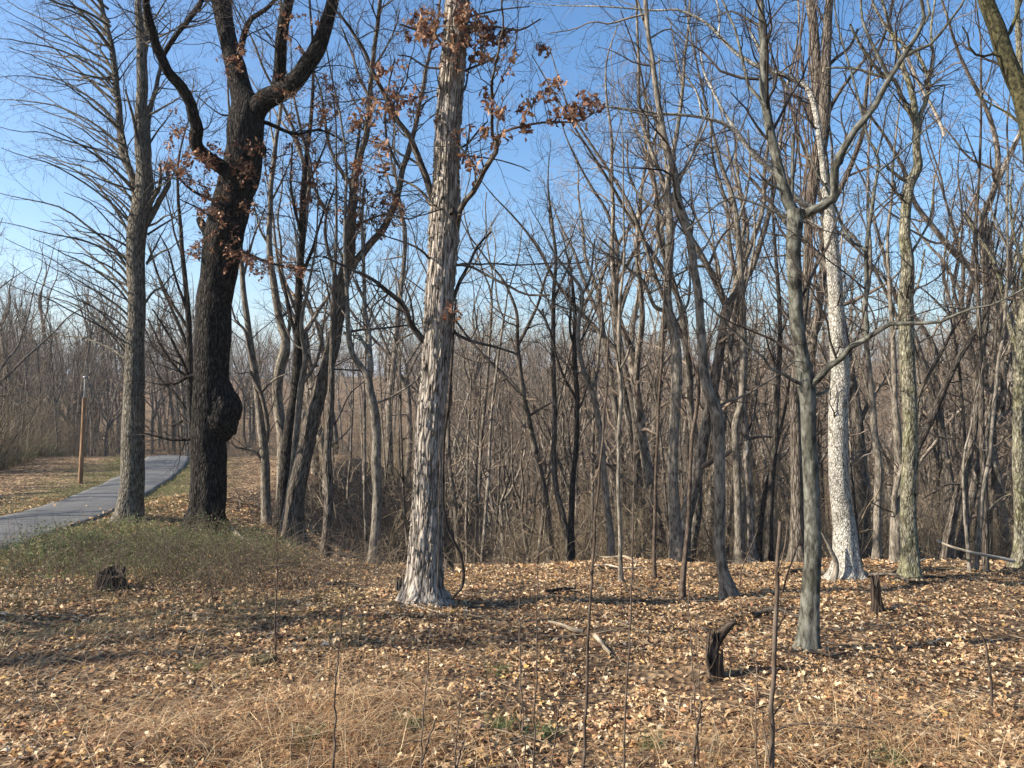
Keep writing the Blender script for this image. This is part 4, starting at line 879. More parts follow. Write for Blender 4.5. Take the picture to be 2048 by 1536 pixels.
# bare thin stems standing in the foreground
STEMS = [
 ('tall wavy brown stem in the centre foreground, top tapering level with the far treetops', '1165,1560 1170,1450 1173,1370 1176,1297 1183,1190 1186,1115 1193,1010 1201,919 1209,820 1213,770 1216,700 1218,643', 7, 3.5, None),
 ('thin upright brown stem just right of the tall wavy one', '1248,1560 1251,1450 1257,1330 1262,1200 1264,1100 1266,1000 1268,905', 5, 2, None),
 ('thick dark stem close to the view, cut blunt at the top, right of centre', '1540,1900 1541,1600 1543,1450 1549,1300 1553,1200 1558,1100 1561,1045', 12, 8, 2.3),
 ('straight dark stem in the left centre foreground with a drooping tip', '665,1570 668,1480 671,1390 676,1310 684,1250 692,1225', 5, 2, None),
 ('thin stem left of the big clump of dry straw, dark and slightly bent', '838,1575 843,1500 850,1400 856,1320 862,1270', 4, 2, None),
 ('pale broken stem leaning right in the bottom centre', '836,1560 846,1520 858,1480 873,1438', 5, 4, None),
 ('short pale stick leaning right, beside the broken stem at bottom centre', '905,1570 915,1530 922,1500 927,1484', 5, 4, None),
 ('thin stem with a forked tip in the centre foreground', '908,1580 912,1500 916,1440 922,1390 928,1350', 4, 2, None),
 ('slender stem left of the tall wavy one, rising from shade', '1052,1560 1048,1480 1042,1380 1040,1300 1037,1200', 3.5, 2, None),
 ('slender stem nearest the left of the tall wavy one', '1066,1560 1068,1480 1072,1380 1073,1290 1075,1180 1073,1140', 4, 2, None),
 ('faint thin stem slanting between two slender stems, left of the tall wavy one', '1098,1570 1110,1480 1122,1400 1136,1330 1140,1290', 3, 1.5, None),
 ('long thin stem in front of the rotten stump, left side', '1400,1560 1394,1470 1388,1380 1382,1290 1378,1210 1376,1160', 3, 1.5, None),
 ('broken grey stick rising at the bottom right of centre', '1382,1560 1390,1500 1396,1450 1403,1406', 7, 5, None),
 ('thin stem in front of the rotten stump, right side', '1403,1480 1400,1400 1395,1310 1390,1240', 3, 1.5, None),
 ('slender upright stem left of the thick dark near one', '1512,1560 1512,1470 1513,1390 1513,1300', 4, 2, None),
 ('forked thin stem bending left in the right foreground', '1984,1425 1982,1370 1976,1320 1968,1280 1950,1250 1925,1228 1908,1208', 6, 2.5, None),
 ('tall hair-thin stem in front of the shaggy trunk', '876,1260 876,1150 877,1050 879,940 880,870', 2.5, 1.5, None),
 ('thin vertical stem at left, in front of the weedy thicket', '550,1330 551,1240 553,1150 555,1060', 4, 2, None),
 ('faint slender stem right of the thick dark near one', '1740,1560 1738,1480 1742,1420 1745,1390', 3, 1.5, None),
 ('thin crooked stem standing in leaves right of the upright black stump', '1800,1330 1790,1290 1770,1240 1750,1200', 3, 1.5, None),
 ('thin slanting stem right of the pale-footed leaning tree', '1565,1190 1575,1150 1590,1110 1600,1080', 4, 2, None),
 ('short thin stem between the crooked brown young tree and the pale foot', '1478,1180 1484,1140 1500,1100 1516,1060', 3, 1.5, None),
]
for i, (lab, s, w0, w1, d) in enumerate(STEMS):
    pts = parse(s); base = pts[0]
    if d is None: d = solve(*base)
    pp = [[*W(q[0], q[1], d), (w0 + (w1 - w0) * k / (len(pts) - 1)) / 2 / F * d] for k, q in enumerate(pts)]
    gz = float(height(pp[0][0], d))
    if pp[0][2] > gz: pp = [[pp[0][0], d, gz - .04, pp[0][3]]] + pp
    S = catmull(pp, 36); rng = np.random.default_rng(i)
    S[2:, :3] += .007 * fbm(np.stack([np.arange(34) * .5, np.full(34, i), np.full(34, 2.)], -1), 2)[:, None]
    root = empty('sapling', (pp[0][0], d, gz)); tag(root, lab, 'sapling', 'thin bare stems standing in the clearing')
    tube_obj('stem', S[:, :3], S[:, 3], 7, M['stem'], root, disp=lobed(amp=0, bump=.08, rough=.12), origin=root.location[:])
    if w0 >= 3 and i not in (5, 6, 12):
        a1, r1 = grow(S[None, 10:, :3], S[None, 10:, 3], 5.0, .04, .3, 4, (25, 50), .3, .12, .4, .003, .5, .2, 1, rng, .0012)
        if len(a1):
            b = Bag(); b.add(a1, r1, 4); b.build('twigs', M['stem'], root, origin=root.location[:])

# ------------------------------------------------------------------ the wood behind: kinds of bare tree, then copies of them
def forest_proto(kind, seed):
    rng = np.random.default_rng(900 + seed)
    H = {'tall': 18, 'forked': 16, 'pole': 10, 'broad': 16, 'scrub': 4.2}[kind] * rng.uniform(.92, 1.08)
    r0 = {'tall': .16, 'forked': .15, 'pole': .05, 'broad': .17, 'scrub': .025}[kind]
    n = 16; t = np.linspace(0, 1, n)
    wob = {'tall': .45, 'forked': .5, 'pole': .4, 'broad': .45, 'scrub': .3}[kind]
    tr = Bag(); main = []
    def stem(p, d, ln, ra, rb, m, wander, upw):
        pts = [[*p, ra]]; d = norm(np.array(d, float)); p = np.array(p, float)
        for i in range(m):
            d = norm(d + np.array([rng.normal() * wander, rng.normal() * wander, upw])); p = p + d * ln / m; pts.append([*p, ra + (rb - ra) * (i + 1) / m])
        return catmull(pts, m * 3)
    if kind == 'scrub':
        for q in range(6):
            Sb = stem((rng.normal() * .08, rng.normal() * .08, -.2), (rng.normal() * .5, rng.normal() * .5, 1), H * rng.uniform(.45, 1), r0, r0 * .25, 7, .2, -.02)
            tr.add(Sb[:, :3], Sb[:, 3], 5); main.append(catmull(Sb[3:], 12))
    else:
        hb = {'tall': .62, 'forked': .42, 'pole': .7, 'broad': .38}[kind] * H
        S = stem((0, 0, -.25), (rng.normal() * .06, rng.normal() * .06, 1), hb, r0 * 1.1, r0 * .62, 9, wob * .12, .12)
        tr.add(S[:, :3], S[:, 3], 10, disp=lobed(amp=.15)); main.append(catmull(S[int(len(S) * (.35 if kind != 'pole' else .3)):], 12))
        nl = {'tall': 3, 'forked': 3, 'pole': 2, 'broad': 5}[kind]; th0 = rng.uniform(0, 6.28)
        for q in range(nl):
            th = th0 + q * 6.28 / nl + rng.normal() * .3; sp = {'tall': .42, 'forked': .5, 'pole': .3, 'broad': .75}[kind] * rng.uniform(.5, 1.2)
            k = len(S) - 1 if q < 2 else int(len(S) * rng.uniform(.72, .97))
            Sb = stem(S[k, :3], (math.cos(th) * sp, math.sin(th) * sp, 1), (H - S[k, 2]) * rng.uniform(.75, 1.05), S[k, 3] * .8, .012, 9, .17, .07)
            tr.add(Sb[:, :3], Sb[:, 3], 7); main.append(catmull(Sb, 12))
    main = np.array(main)
    p = {'tall': (1.1, 1.0, 3.6, .1), 'forked': (1.1, 1.0, 3.4, .1), 'pole': (1.7, .5, 1.9, .1), 'broad': (.9, 1.2, 3.6, .1), 'scrub': (2.2, .4, 1.3, .0)}[kind]
    l1, r1 = grow(main[:, :, :3], main[:, :, 3], p[0], p[1], p[2], 10, (35, 80), .07, .24, .5, .07, .2, p[3], .98, rng, .004)
    cr = Bag(); cr.add(l1, r1, 5)
    ex = max(1e-6, 1)
    l2, r2 = grow(l1, r1, 2.4, .4, 1.9, 7, (30, 75), .04, .3, .55, .02, .3, .15, 1, rng, .0035)
    l3, r3 = grow(l2, r2, 3.5, .25, .9, 5, (30, 75), .04, .32, .6, .008, .45, .1, 1, rng, .003)
    l4, r4 = grow(l3, r3, 3.2, .15, .5, 3, (25, 65), .04, .3, .7, .004, .6, .2, 1, rng, .0026)
    cr.add(l2, r2, 3); cr.add(l3, r3, 3); cr.add(l4, r4, 3)
    root = empty('bare_tree' if kind not in ('pole', 'scrub') else ('young_tree' if kind == 'pole' else 'shrub'))
    a = tr.build('trunk', M['wood'] if kind != 'scrub' else M['brushmat'], root); b = cr.build('crown', M['twig_w'] if kind != 'scrub' else M['brushmat'], root)
    return root, [a, b], H

PROTOS = [forest_proto(k, i) for i, k in enumerate(['tall', 'tall', 'forked', 'forked', 'broad', 'broad', 'tall', 'pole', 'pole', 'pole', 'scrub', 'scrub', 'scrub'])]
used = set()
def place(pi, x, y, s, label, cat, group, rz, tilt=(0, 0)):
    root, kids, H = PROTOS[pi]
    if pi not in used:
        used.add(pi); r = root
    else:
        r = root.copy(); COL.objects.link(r)
        for c in kids:
            k = c.copy(); COL.objects.link(k); k.parent = r
    r.location = (x, y, float(height(x, y)) - .05); r.scale = (s, s, s); r.rotation_euler = (tilt[0], tilt[1], rz)
    for key in ('label', 'category', 'group'):
        if key in r: del r[key]
    tag(r, label, cat, group); return r

MARKS = [(-400, 'the left edge'), (165, 'the wooden post'), (270, 'the slender roadside tree'), (420, 'the burled oak'), (600, 'the dark clump'), (745, 'the forked beech'), (870, 'the shaggy hickory'),
         (1130, 'the twin dark stems'), (1240, 'the thin snapped sapling'), (1350, 'the stout grey tree'), (1430, 'the left-leaning tree'), (1620, 'the nearest smooth trunk'), (1685, 'the near-white trunk'), (1818, 'the yellowish trunk'), (1915, 'the leaning brown trunk'), (2040, 'the right edge'), (9000, '')]
LOOK = {'tall': 'straight', 'forked': 'forked', 'broad': 'spreading', 'pole': 'young thin', 'scrub': 'low twiggy'}
KINDS_ = ['tall', 'tall', 'forked', 'forked', 'broad', 'broad', 'tall', 'pole', 'pole', 'pole', 'scrub', 'scrub', 'scrub']
def where(pi, x, y, noun):
    px = x / y * F + CX
    k = max(i for i, m in enumerate(MARKS) if m[0] <= max(px, -399))
    dist = 'close' if y < 24 else 'mid-distant' if y < 36 else 'far' if y < 60 else 'farthest'
    if k >= len(MARKS) - 2: return '%s %s %s, beyond the right edge of the clearing' % (dist, LOOK[KINDS_[pi]], noun)
    return '%s %s %s behind, between %s and %s' % (dist, LOOK[KINDS_[pi]], noun, MARKS[k][1], MARKS[k + 1][1])
rf = np.random.default_rng(42)
taken = list(HERO)
def free(x, y, m):
    for a, b in taken:
        if (a - x) ** 2 + (b - y) ** 2 < m * m: return False
    return True
def scatter(n, yr, pxr, group, label, cat, kinds, sc, gap, xf=None):
    c = 0; tries = 0
    while c < n and tries < n * 60:
        tries += 1
        y = math.sqrt(rf.uniform(yr[0] ** 2, yr[1] ** 2)); px = rf.uniform(*pxr); x = (px - CX) / F * y
        if xf and not xf(x, y): continue
        if not free(x, y, gap): continue
        taken.append((x, y)); c += 1
        pi_ = int(rf.choice(kinds)); place(pi_, x, y, rf.uniform(*sc), where(pi_, x, y, 'shrub' if cat == 'shrub' else 'bare tree'), cat, group, rf.uniform(0, 6.28), (rf.normal(0, .035), rf.normal(0, .035)))
def off_road(x, y):
    a, b = road_band(np.array(y)); return not (a - 5.2 < x < b + 1.0)
left = lambda x, y: x < road_band(np.array(y))[0] - 5.0
right = lambda x, y: x > -9 and off_road(x, y)
scatter(46, (24, 62), (-250, 330), 'bare trees in the wood left of the road', 'bare grey tree in the wood across the road on the left', 'tree', [2, 3, 4, 5, 0], (.45, .72), 1.6, left)
scatter(26, (24, 45), (-250, 330), 'young trees in the wood left of the road', 'young bare tree with a thin stem in the wood across the road on the left', 'tree', [7, 8, 9], (.5, .85), .8, left)
gap_ = lambda x, y: right(x, y) and not (700 < x / y * F + CX < 1240)
in_gap = lambda x, y: right(x, y) and 860 < x / y * F + CX < 1240
scatter(56, (19, 40), (600, 2300), 'bare trees just beyond the crest', '', 'tree', [0, 1, 2, 3, 4, 6], (.9, 1.3), 1.2, gap_)
scatter(10, (22, 40), (860, 1240), 'bare trees just beyond the crest', '', 'tree', [0, 2, 3, 4], (.55, .8), 1.3, in_gap)
scatter(70, (19, 38), (600, 2300), 'young trees just beyond the crest', 'young thin-stemmed bare tree among the larger trunks beyond the clearing', 'tree', [7, 8, 9], (.7, 1.3), .6, right)
scatter(90, (40, 85), (380, 2200), 'bare trees down in the valley wood', 'bare tree standing down in the valley wood behind the clearing', 'tree', [0, 1, 2, 3, 4, 5, 6], (.95, 1.3), 1.8, right)
scatter(34, (18.5, 30), (600, 2200), 'twiggy shrubs along the crest', 'leafless twiggy tan shrub at the back edge of the clearing', 'shrub', [10, 11, 12], (.5, 1.0), .5, right)
# trees standing left of the picture whose shadows cross the road and the clearing
for x, y, s, k in [(-13.5, 6.2, .95, 4), (-20, 13.5, .8, 3), (-16.5, 2.5, 1.0, 0), (-22, 19, .8, 5), (-24, 7.5, .9, 5), (-17, 11.5, .5, 2), (-17.6, 14.2, .42, 4), (-18.4, 17.5, .5, 3), (-17.2, 9.2, .45, 0), (-19.6, 21.5, .5, 4)]:
    place(k, x, y, s, 'bare tree at the left edge of the wood beside the road', 'tree', 'bare trees at the roadside left of the clearing', rf.uniform(0, 6.28))

# ---- far woods and brushwood: nobody could count these
def instancer(name, pos, rot, sc, vid, sources, kind='stuff'):
    me = bpy.data.meshes.new(name); me.vertices.add(len(pos)); me.vertices.foreach_set('co', np.ascontiguousarray(pos, np.float32).ravel())
    for nm, ty, dat in (('rz', 'FLOAT', rot), ('sc', 'FLOAT', sc)):
        at = me.attributes.new(nm, ty, 'POINT'); at.data.foreach_set('value', np.ascontiguousarray(dat, np.float32))
    at = me.attributes.new('vid', 'INT', 'POINT'); at.data.foreach_set('value', np.ascontiguousarray(vid, np.int32))
    o = bpy.data.objects.new(name, me); COL.objects.link(o); tag(o, kind=kind)
    g = bpy.data.node_groups.new(name, 'GeometryNodeTree')
    g.interface.new_socket('Geometry', in_out='INPUT', socket_type='NodeSocketGeometry'); g.interface.new_socket('Geometry', in_out='OUTPUT', socket_type='NodeSocketGeometry')
    gi = g.nodes.new('NodeGroupInput'); go = g.nodes.new('NodeGroupOutput'); jn = g.nodes.new('GeometryNodeJoinGeometry'); L = g.links.new
    def attr(nm, ty):
        a = g.nodes.new('GeometryNodeInputNamedAttribute'); a.data_type = ty; a.inputs[0].default_value = nm; return [q for q in a.outputs if q.enabled][0]
    cx = g.nodes.new('ShaderNodeCombineXYZ'); L(attr('rz', 'FLOAT'), cx.inputs[2])
    e2r = g.nodes.new('FunctionNodeEulerToRotation'); L(cx.outputs[0], e2r.inputs[0])
    scn = attr('sc', 'FLOAT'); vd = attr('vid', 'INT')
    for k, srcs in enumerate(sources):
        iop = g.nodes.new('GeometryNodeInstanceOnPoints'); L(gi.outputs[0], iop.inputs['Points'])
        cmp_ = g.nodes.new('FunctionNodeCompare'); cmp_.data_type = 'INT'; cmp_.operation = 'EQUAL'
        ins = [q for q in cmp_.inputs if q.enabled]; L(vd, ins[0]); ins[1].default_value = k
        L(cmp_.outputs[0], iop.inputs['Selection']); L(e2r.outputs[0], iop.inputs['Rotation']); L(scn, iop.inputs['Scale'])
        j2 = g.nodes.new('GeometryNodeJoinGeometry')
        for so in srcs:
            ob = g.nodes.new('GeometryNodeObjectInfo'); ob.inputs[0].default_value = so; ob.transform_space = 'ORIGINAL'; L(ob.outputs['Geometry'], j2.inputs[0])
        L(j2.outputs[0], iop.inputs['Instance']); L(iop.outputs[0], jn.inputs[0])
    L(jn.outputs[0], go.inputs[0])
    md = o.modifiers.new('scatter', 'NODES'); md.node_group = g
    return o

def pts_in(n, y0, y1, pxa, pxb, rng, cond=None, power=1.0):
    y = (rng.random(n * 3) * (y1 ** power - y0 ** power) + y0 ** power) ** (1 / power); x = (rng.uniform(pxa, pxb, n * 3) - CX) / F * y
    a, b = road_band(y); ok = ~((x > a - 4.5) & (x < b + 1.0) & (y < 60))
    if cond is not None: ok &= cond(x, y)
    x = x[ok][:n]; y = y[ok][:n]
    return np.c_[x, y, height(x, y) - .1]

rw = np.random.default_rng(8)
tree_src = [PROTOS[i][1] for i in range(7)]
pw = pts_in(1500, 80, 420, -500, 2600, rw, power=1.3)
pw = np.r_[pw, pts_in(130, 60, 110, -300, 420, rw, cond=lambda x, y: x < -14)]
instancer('distant_woods', pw, rw.uniform(0, 6.28, len(pw)), rw.uniform(.8, 1.2, len(pw)), rw.integers(0, 7, len(pw)), tree_src)
pp_ = pts_in(900, 30, 130, 350, 2400, rw, cond=lambda x, y: (x > -8) & ((x > -1) | (y > 42) | (rw.random(len(x)) < .3)), power=1.2)
pp_ = np.r_[pp_, pts_in(110, 28, 75, -300, 330, rw, cond=lambda x, y: x < road_band(y)[0] - 5.5)]
instancer('pole_thicket', pp_, rw.uniform(0, 6.28, len(pp_)), rw.uniform(.6, 1.2, len(pp_)), rw.integers(0, 3, len(pp_)), [PROTOS[i][1] for i in (7, 8, 9)])
pb = pts_in(1000, 20, 60, 420, 2300, rw, cond=lambda x, y: (x > -8.5) & ((x > -.5) | (y > 44) | ((y > 24) & (rw.random(len(x)) < .2))), power=1.4)
pb = np.r_[pb, pts_in(220, 25, 60, -300, 330, rw, cond=lambda x, y: x < road_band(y)[0] - 4.8)]
pb = np.r_[pb, pts_in(900, 60, 160, -400, 2500, rw)]
instancer('brushwood', pb, rw.uniform(0, 6.28, len(pb)), rw.uniform(.5, 1.25, len(pb)), rw.integers(0, 3, len(pb)), [PROTOS[i][1] for i in (10, 11, 12)])

# ------------------------------------------------------------------ leaf litter
def litter():
    rng = np.random.default_rng(21)
    def area(n, y0, y1, x_m=1.25):
        y = np.sqrt(rng.uniform(y0 ** 2, y1 ** 2, n)); x = rng.uniform(-.70 * x_m, .70 * x_m, n) * y
        a, b = road_band(y); inn = (x > a + .05) & (x < b - .05)
        keep = ~inn | (rng.random(n) < .012)
        cl = fbm(np.c_[x * 1.3, y * 1.3, x * 0], 2)
        keep &= rng.random(n) < np.clip(.8 + .55 * cl, .25, 1)
        hp = np.exp(-(((x + 6.6) / 2.2) ** 2 + ((y - 13) / 3) ** 2)); keep &= rng.random(n) > .7 * hp
        return x[keep], y[keep]
    parts = []
    for n, y0, y1, sz, lob in ((38000, 2.6, 7.0, (.02, .058), 2), (78000, 7.0, 13.0, (.024, .066), 1), (62000, 13.0, 20.0, (.04, .09), 0)):
        x, y = area(n, y0, y1); s = rng.uniform(*sz, len(x)) * (1 + .35 * (rng.random(len(x)) < .12))
        z = height(x, y) + s * rng.uniform(.0, .5, len(x)) + .03 * np.clip(fbm(np.c_[x * 3, y * 3, x * 0], 2), -.5, 1)
        a, b = road_band(y); z += .06 * ((x > a) & (x < b))
        parts.append((np.c_[x, y, z], s, lob))
    V = []; Q = []; C = []; n0 = 0
    for pos, s, lob in parts:
        v, q, c = leaf_mesh_arrays(pos, s, rng, lob, .55)
        V.append(v); Q.append(q + n0); C.append(c); n0 += len(v)
    o = mk('fallen_leaves', np.concatenate(V), np.concatenate(Q), M['leaf'], None, {'tint': ('FLOAT_COLOR', np.concatenate(C))}); tag(o, kind='stuff')
    # the nearest, largest leaves one by one
    n = 300; y = rng.uniform(3.9, 5.2, n); x = rng.uniform(-.7, .7, n) * y
    s = rng.uniform(.045, .085, n); pos = np.c_[x, y, height(x, y) + .03]
    single_leaves(GROUND, np.zeros(3), pos, s, 'ground', rng, .45, name='fallen_leaf')
litter()

def blades(name, base, ln, wd, tint, lie, rng, K=4, mat='grass', kind='stuff', droop=.5):
    """thin tapering blades / stalks: base (N,3)"""
    N = len(base); az_ = rng.uniform(0, 2 * np.pi, N); out = np.stack([np.cos(az_), np.sin(az_), 0 * az_], -1)
    P = np.empty((N, K, 3)); P[:, 0] = base; d = norm(out * lie[:, None] + np.array([0, 0, 1.]))
    for k in range(1, K):
        P[:, k] = P[:, k - 1] + d * (ln / (K - 1))[:, None]
        d = norm(d + out * droop * .5 + np.array([0, 0, -droop]) * .8 + rng.normal(size=(N, 3)) * .12)
    side = norm(np.cross(out, np.array([0, 0, 1.])) + rng.normal(size=(N, 3)) * .3)
    wv = (wd[:, None] * np.linspace(1, .25, K)[None])[..., None]
    A = P - side[:, None] * wv; B = P + side[:, None] * wv
    V = np.stack([A, B], 2).reshape(-1, 3)
    i = (np.arange(N) * K * 2)[:, None] + (np.arange(K - 1) * 2)[None]
    Q = np.stack([i, i + 1, i + 3, i + 2], -1).reshape(-1, 4)
    C = np.repeat(np.c_[tint, np.ones(N)], K * 2, axis=0)
    o = mk(name, V, Q, M[mat], None, {'tint': ('FLOAT_COLOR', C)})
    if kind: tag(o, kind=kind)
    return o

def gsurf(x, y, dz=0): return np.c_[x, y, height(x, y) + dz]
def tints(cols, n, rng): return np.array(cols)[rng.integers(0, len(cols), n)] * rng.uniform(.7, 1.25, (n, 1))

rg = np.random.default_rng(31)
# dry straw heaps
X = []; Y = []
for px, py, rx, ry, n in [(690, 1420, .55, .3, 2600), (600, 1500, .7, .25, 2400), (420, 1490, .5, .25, 900), (740, 1510, .35, .2, 900), (1600, 1490, .7, .25, 1500), (1850, 1430, .7, .3, 1000), (1480, 1530, .4, .2, 800), (640, 1340, .8, .3, 900), (150, 1330, 1.2, .6, 1200), (330, 1260, 1.0, .6, 900), (1930, 1520, .5, .2, 700), (980, 1300, 1.2, .5, 500), (250, 1420, .8, .4, 1200)]:
    g = ground(px, py); n = int(n * .7); X.append(rg.normal(g[0], rx * .85, n)); Y.append(rg.normal(g[1], ry * 1.1, n))
x = np.concatenate(X); y = np.concatenate(Y); n = len(x)
blades('dry_grass', gsurf(x, y, .02), rg.uniform(.1, .42, n), rg.uniform(.001, .0026, n), tints([(.42, .25, .12), (.52, .36, .19), (.34, .18, .08), (.60, .46, .27), (.26, .14, .07)], n, rg), rg.uniform(.8, 3.5, n), rg, K=5, droop=.35)
# short green-yellow grass of the verges
n = 36000; y = rg.uniform(8, 34, n); a, b = road_band(y); side = rg.random(n) < .5
x = np.where(side, b + np.abs(rg.normal(0, 1.0, n)), a - np.abs(rg.normal(0, 1.2, n)))
k = fbm(np.c_[x * 2, y * 2, x * 0], 2) > -.25
x = x[k]; y = y[k]; n = len(x)
blades('verge_grass', gsurf(x, y), rg.uniform(.04, .13, n), rg.uniform(.0025, .005, n), tints([(.14, .15, .05), (.20, .19, .07), (.30, .26, .12), (.10, .12, .04)], n, rg), rg.uniform(.1, 1.0, n), rg, K=3, droop=.3)
# thin grass in the leaves at lower left
n = 16000; y = rg.uniform(6, 14, n); x = rg.uniform(-.72, -.2, n) * y
k = (fbm(np.c_[x * 1.2 + 4, y * 1.2, x * 0], 2) > .05) & ~((x > road_band(y)[0] - .1) & (x < road_band(y)[1] + .1)); x = x[k]; y = y[k]; n = len(x)
blades('sparse_grass', gsurf(x, y), rg.uniform(.05, .16, n), rg.uniform(.0012, .003, n), tints([(.16, .16, .06), (.26, .23, .10), (.36, .29, .15), (.12, .13, .05)], n, rg), rg.uniform(.2, 1.6, n), rg, K=4, droop=.4)
# green bramble and honeysuckle tangle round the feet of the two roadside trees
n = 9000; x = rg.normal(-6.7, 1.5, n); y = rg.normal(13.2, 1.5, n)
k = (x > road_band(y)[1] + .25) & (x < -3.6) & (y > 9.6) & (y < 16.5); x = x[k]; y = y[k]; n = len(x)
den = np.clip(1.1 - ((x + 6.7) / 3.4) ** 2 - ((y - 13) / 4) ** 2, .2, 1) * np.clip(.75 + .9 * fbm(np.c_[x * 1.1, y * 1.1, x * 0 + 2], 2), .25, 1.5)
blades('green_undergrowth', gsurf(x, y), rg.uniform(.2, 1.0, n) * den, rg.uniform(.0018, .0035, n), tints([(.10, .14, .04), (.17, .21, .07), (.24, .25, .10), (.32, .27, .14), (.20, .13, .07)], n, rg), rg.uniform(.2, 1.3, n), rg, K=6, droop=.28)
nl = 20000; i = rg.integers(0, n, nl); hgt = rg.uniform(.05, .5, nl) * den[i]
pos = gsurf(x[i] + rg.normal(0, .13, nl), y[i] + rg.normal(0, .13, nl)) + np.c_[hgt * 0, hgt * 0, hgt]
GP = np.array([(.09, .12, .035), (.14, .18, .06), (.20, .22, .08), (.07, .09, .03), (.28, .22, .12)])
v, q, c = leaf_mesh_arrays(pos, rg.uniform(.018, .045, nl), rg, 0, 1.0, GP, np.full(5, .2))
tag(mk('green_leaves', v, q, M['leaf'], None, {'tint': ('FLOAT_COLOR', c)}), kind='stuff')
# the green thicket at the edge of the left wood
n = 3500; y = rg.uniform(24, 42, n); x = road_band(y)[0] - 4.6 - np.abs(rg.normal(0, 1.3, n))
blades('hedge_bottom', gsurf(x, y), rg.uniform(.4, 1.5, n), rg.uniform(.004, .008, n), tints([(.07, .08, .03), (.10, .10, .045), (.15, .12, .07)], n, rg), rg.uniform(.1, .9, n), rg, K=6, droop=.22)
# brown weed stalks in front of the thicket
bw = Bag()
n = 1150; x = rg.normal(-4.6, 1.5, n); y = rg.normal(10.9, 1.5, n); k = (x > -8) & (y > 8.5) & (x < -1.9); x = x[k]; y = y[k]; n = len(x)
def stalks(x, y, lo, hi, r, rng, branch=True, lean=.18, bag=None):
    n = len(x); d = norm(np.c_[rng.normal(0, lean, n), rng.normal(0, lean, n), np.ones(n)]); ln = rng.uniform(lo, hi, n); K = 6; P = np.empty((n, K, 3)); P[:, 0] = gsurf(x, y, -.02)
    for q in range(1, K):
        P[:, q] = P[:, q - 1] + d * (ln / (K - 1))[:, None]; d = norm(d + rng.normal(size=(n, 3)) * .13)
    R = r * np.linspace(1, .45, K)[None] * rng.uniform(.7, 1.3, (n, 1)); bag.add(P, R, 3)
    if branch:
        a1, r1 = grow(P, R, 5, .05, .28, 3, (25, 60), .1, .2, .6, .003, .5, .3, 1, rng, .0013); bag.add(a1, r1, 3)
stalks(x, y, .2, 1.05, .0034, rg, bag=bw, lean=.3)
o = bw.build('dry_weeds', M['stem']); tag(o, kind='stuff')
# arching tan brambles
bw = Bag(); n = 420; x = rg.normal(-3.9, 1.8, n); y = rg.normal(12.3, 1.6, n); k = (y > 9) & (x > -8); x = x[k]; y = y[k]; n = len(x)
az_ = rg.uniform(0, 6.28, n); out = np.stack([np.cos(az_), np.sin(az_), 0 * az_], -1); d = norm(out * .6 + [0, 0, 1]); K = 9; P = np.empty((n, K, 3)); P[:, 0] = gsurf(x, y, -.02); ln = rg.uniform(.7, 1.9, n)
for q in range(1, K):
    P[:, q] = P[:, q - 1] + d * (ln / (K - 1))[:, None]; d = norm(d + out * .12 + [0, 0, -.26] + rg.normal(size=(n, 3)) * .06)
P[:, :, 2] = np.maximum(P[:, :, 2], height(P[:, :, 0], P[:, :, 1]) + .02)
bw.add(P, .0032 * np.linspace(1, .5, K)[None] * rg.uniform(.7, 1.3, (n, 1)), 3); o = bw.build('bramble_canes', M['brushmat']); tag(o, kind='stuff')
# fallen twigs all over
n = 2600; y = np.sqrt(rg.uniform(3.5 ** 2, 18 ** 2, n)); x = rg.uniform(-.8, .85, n) * y
k = ~((x > road_band(y)[0] - .3) & (x < road_band(y)[1] + .3)); x = x[k]; y = y[k]; n = len(x)
az_ = rg.uniform(0, 6.28, n); d = np.stack([np.cos(az_), np.sin(az_), rg.normal(0, .12, n)], -1); ln = rg.uniform(.12, .8, n); K = 5; P = np.empty((n, K, 3)); P[:, 0] = gsurf(x, y, .03)
for q in range(1, K):
    P[:, q] = P[:, q - 1] + norm(d) * (ln / (K - 1))[:, None]; d = d + rg.normal(size=(n, 3)) * np.array([.22, .22, .05])
P[:, :, 2] = np.maximum(P[:, :, 2], height(P[:, :, 0], P[:, :, 1]) + .012)
bw = Bag(); bw.add(P, (rg.uniform(.0016, .0055, n))[:, None] * np.linspace(1, .5, K)[None], 4); o = bw.build('fallen_twigs', M['brushmat']); tag(o, kind='stuff')
# small green tufts
for px, py, lab in [(387, 1345, 'small tuft of green grass at lower left among tan leaves'), (615, 1490, 'small green tuft in front of the dry straw at bottom centre-left'), (1085, 1475, 'green fern-like tuft at the bottom, left of the tall wavy stem'), (1000, 1350, 'tiny green tuft in the shade in the middle foreground'),
                    (812, 1465, 'dark green sprig just right of the straw heap'), (1305, 1500, 'yellow-green tuft at the bottom, right of the tall wavy stem'), (1780, 1530, 'green grass tuft at the bottom right edge of the view'), (1000, 1460, 'small green sprig between two thin stems at bottom centre')]:
    g = ground(px, py); n = 110
    o = blades('grass_tuft', np.c_[rg.normal(0, .05, n), rg.normal(0, .04, n), np.zeros(n)], rg.uniform(.06, .16, n), rg.uniform(.0012, .0026, n), tints([(.10, .15, .05), (.15, .2, .07), (.08, .11, .05)], n, rg), rg.uniform(.1, 1.1, n), rg, K=4, kind=None)
    o.location = g; tag(o, lab, 'grass tuft', 'green tufts among the leaves')

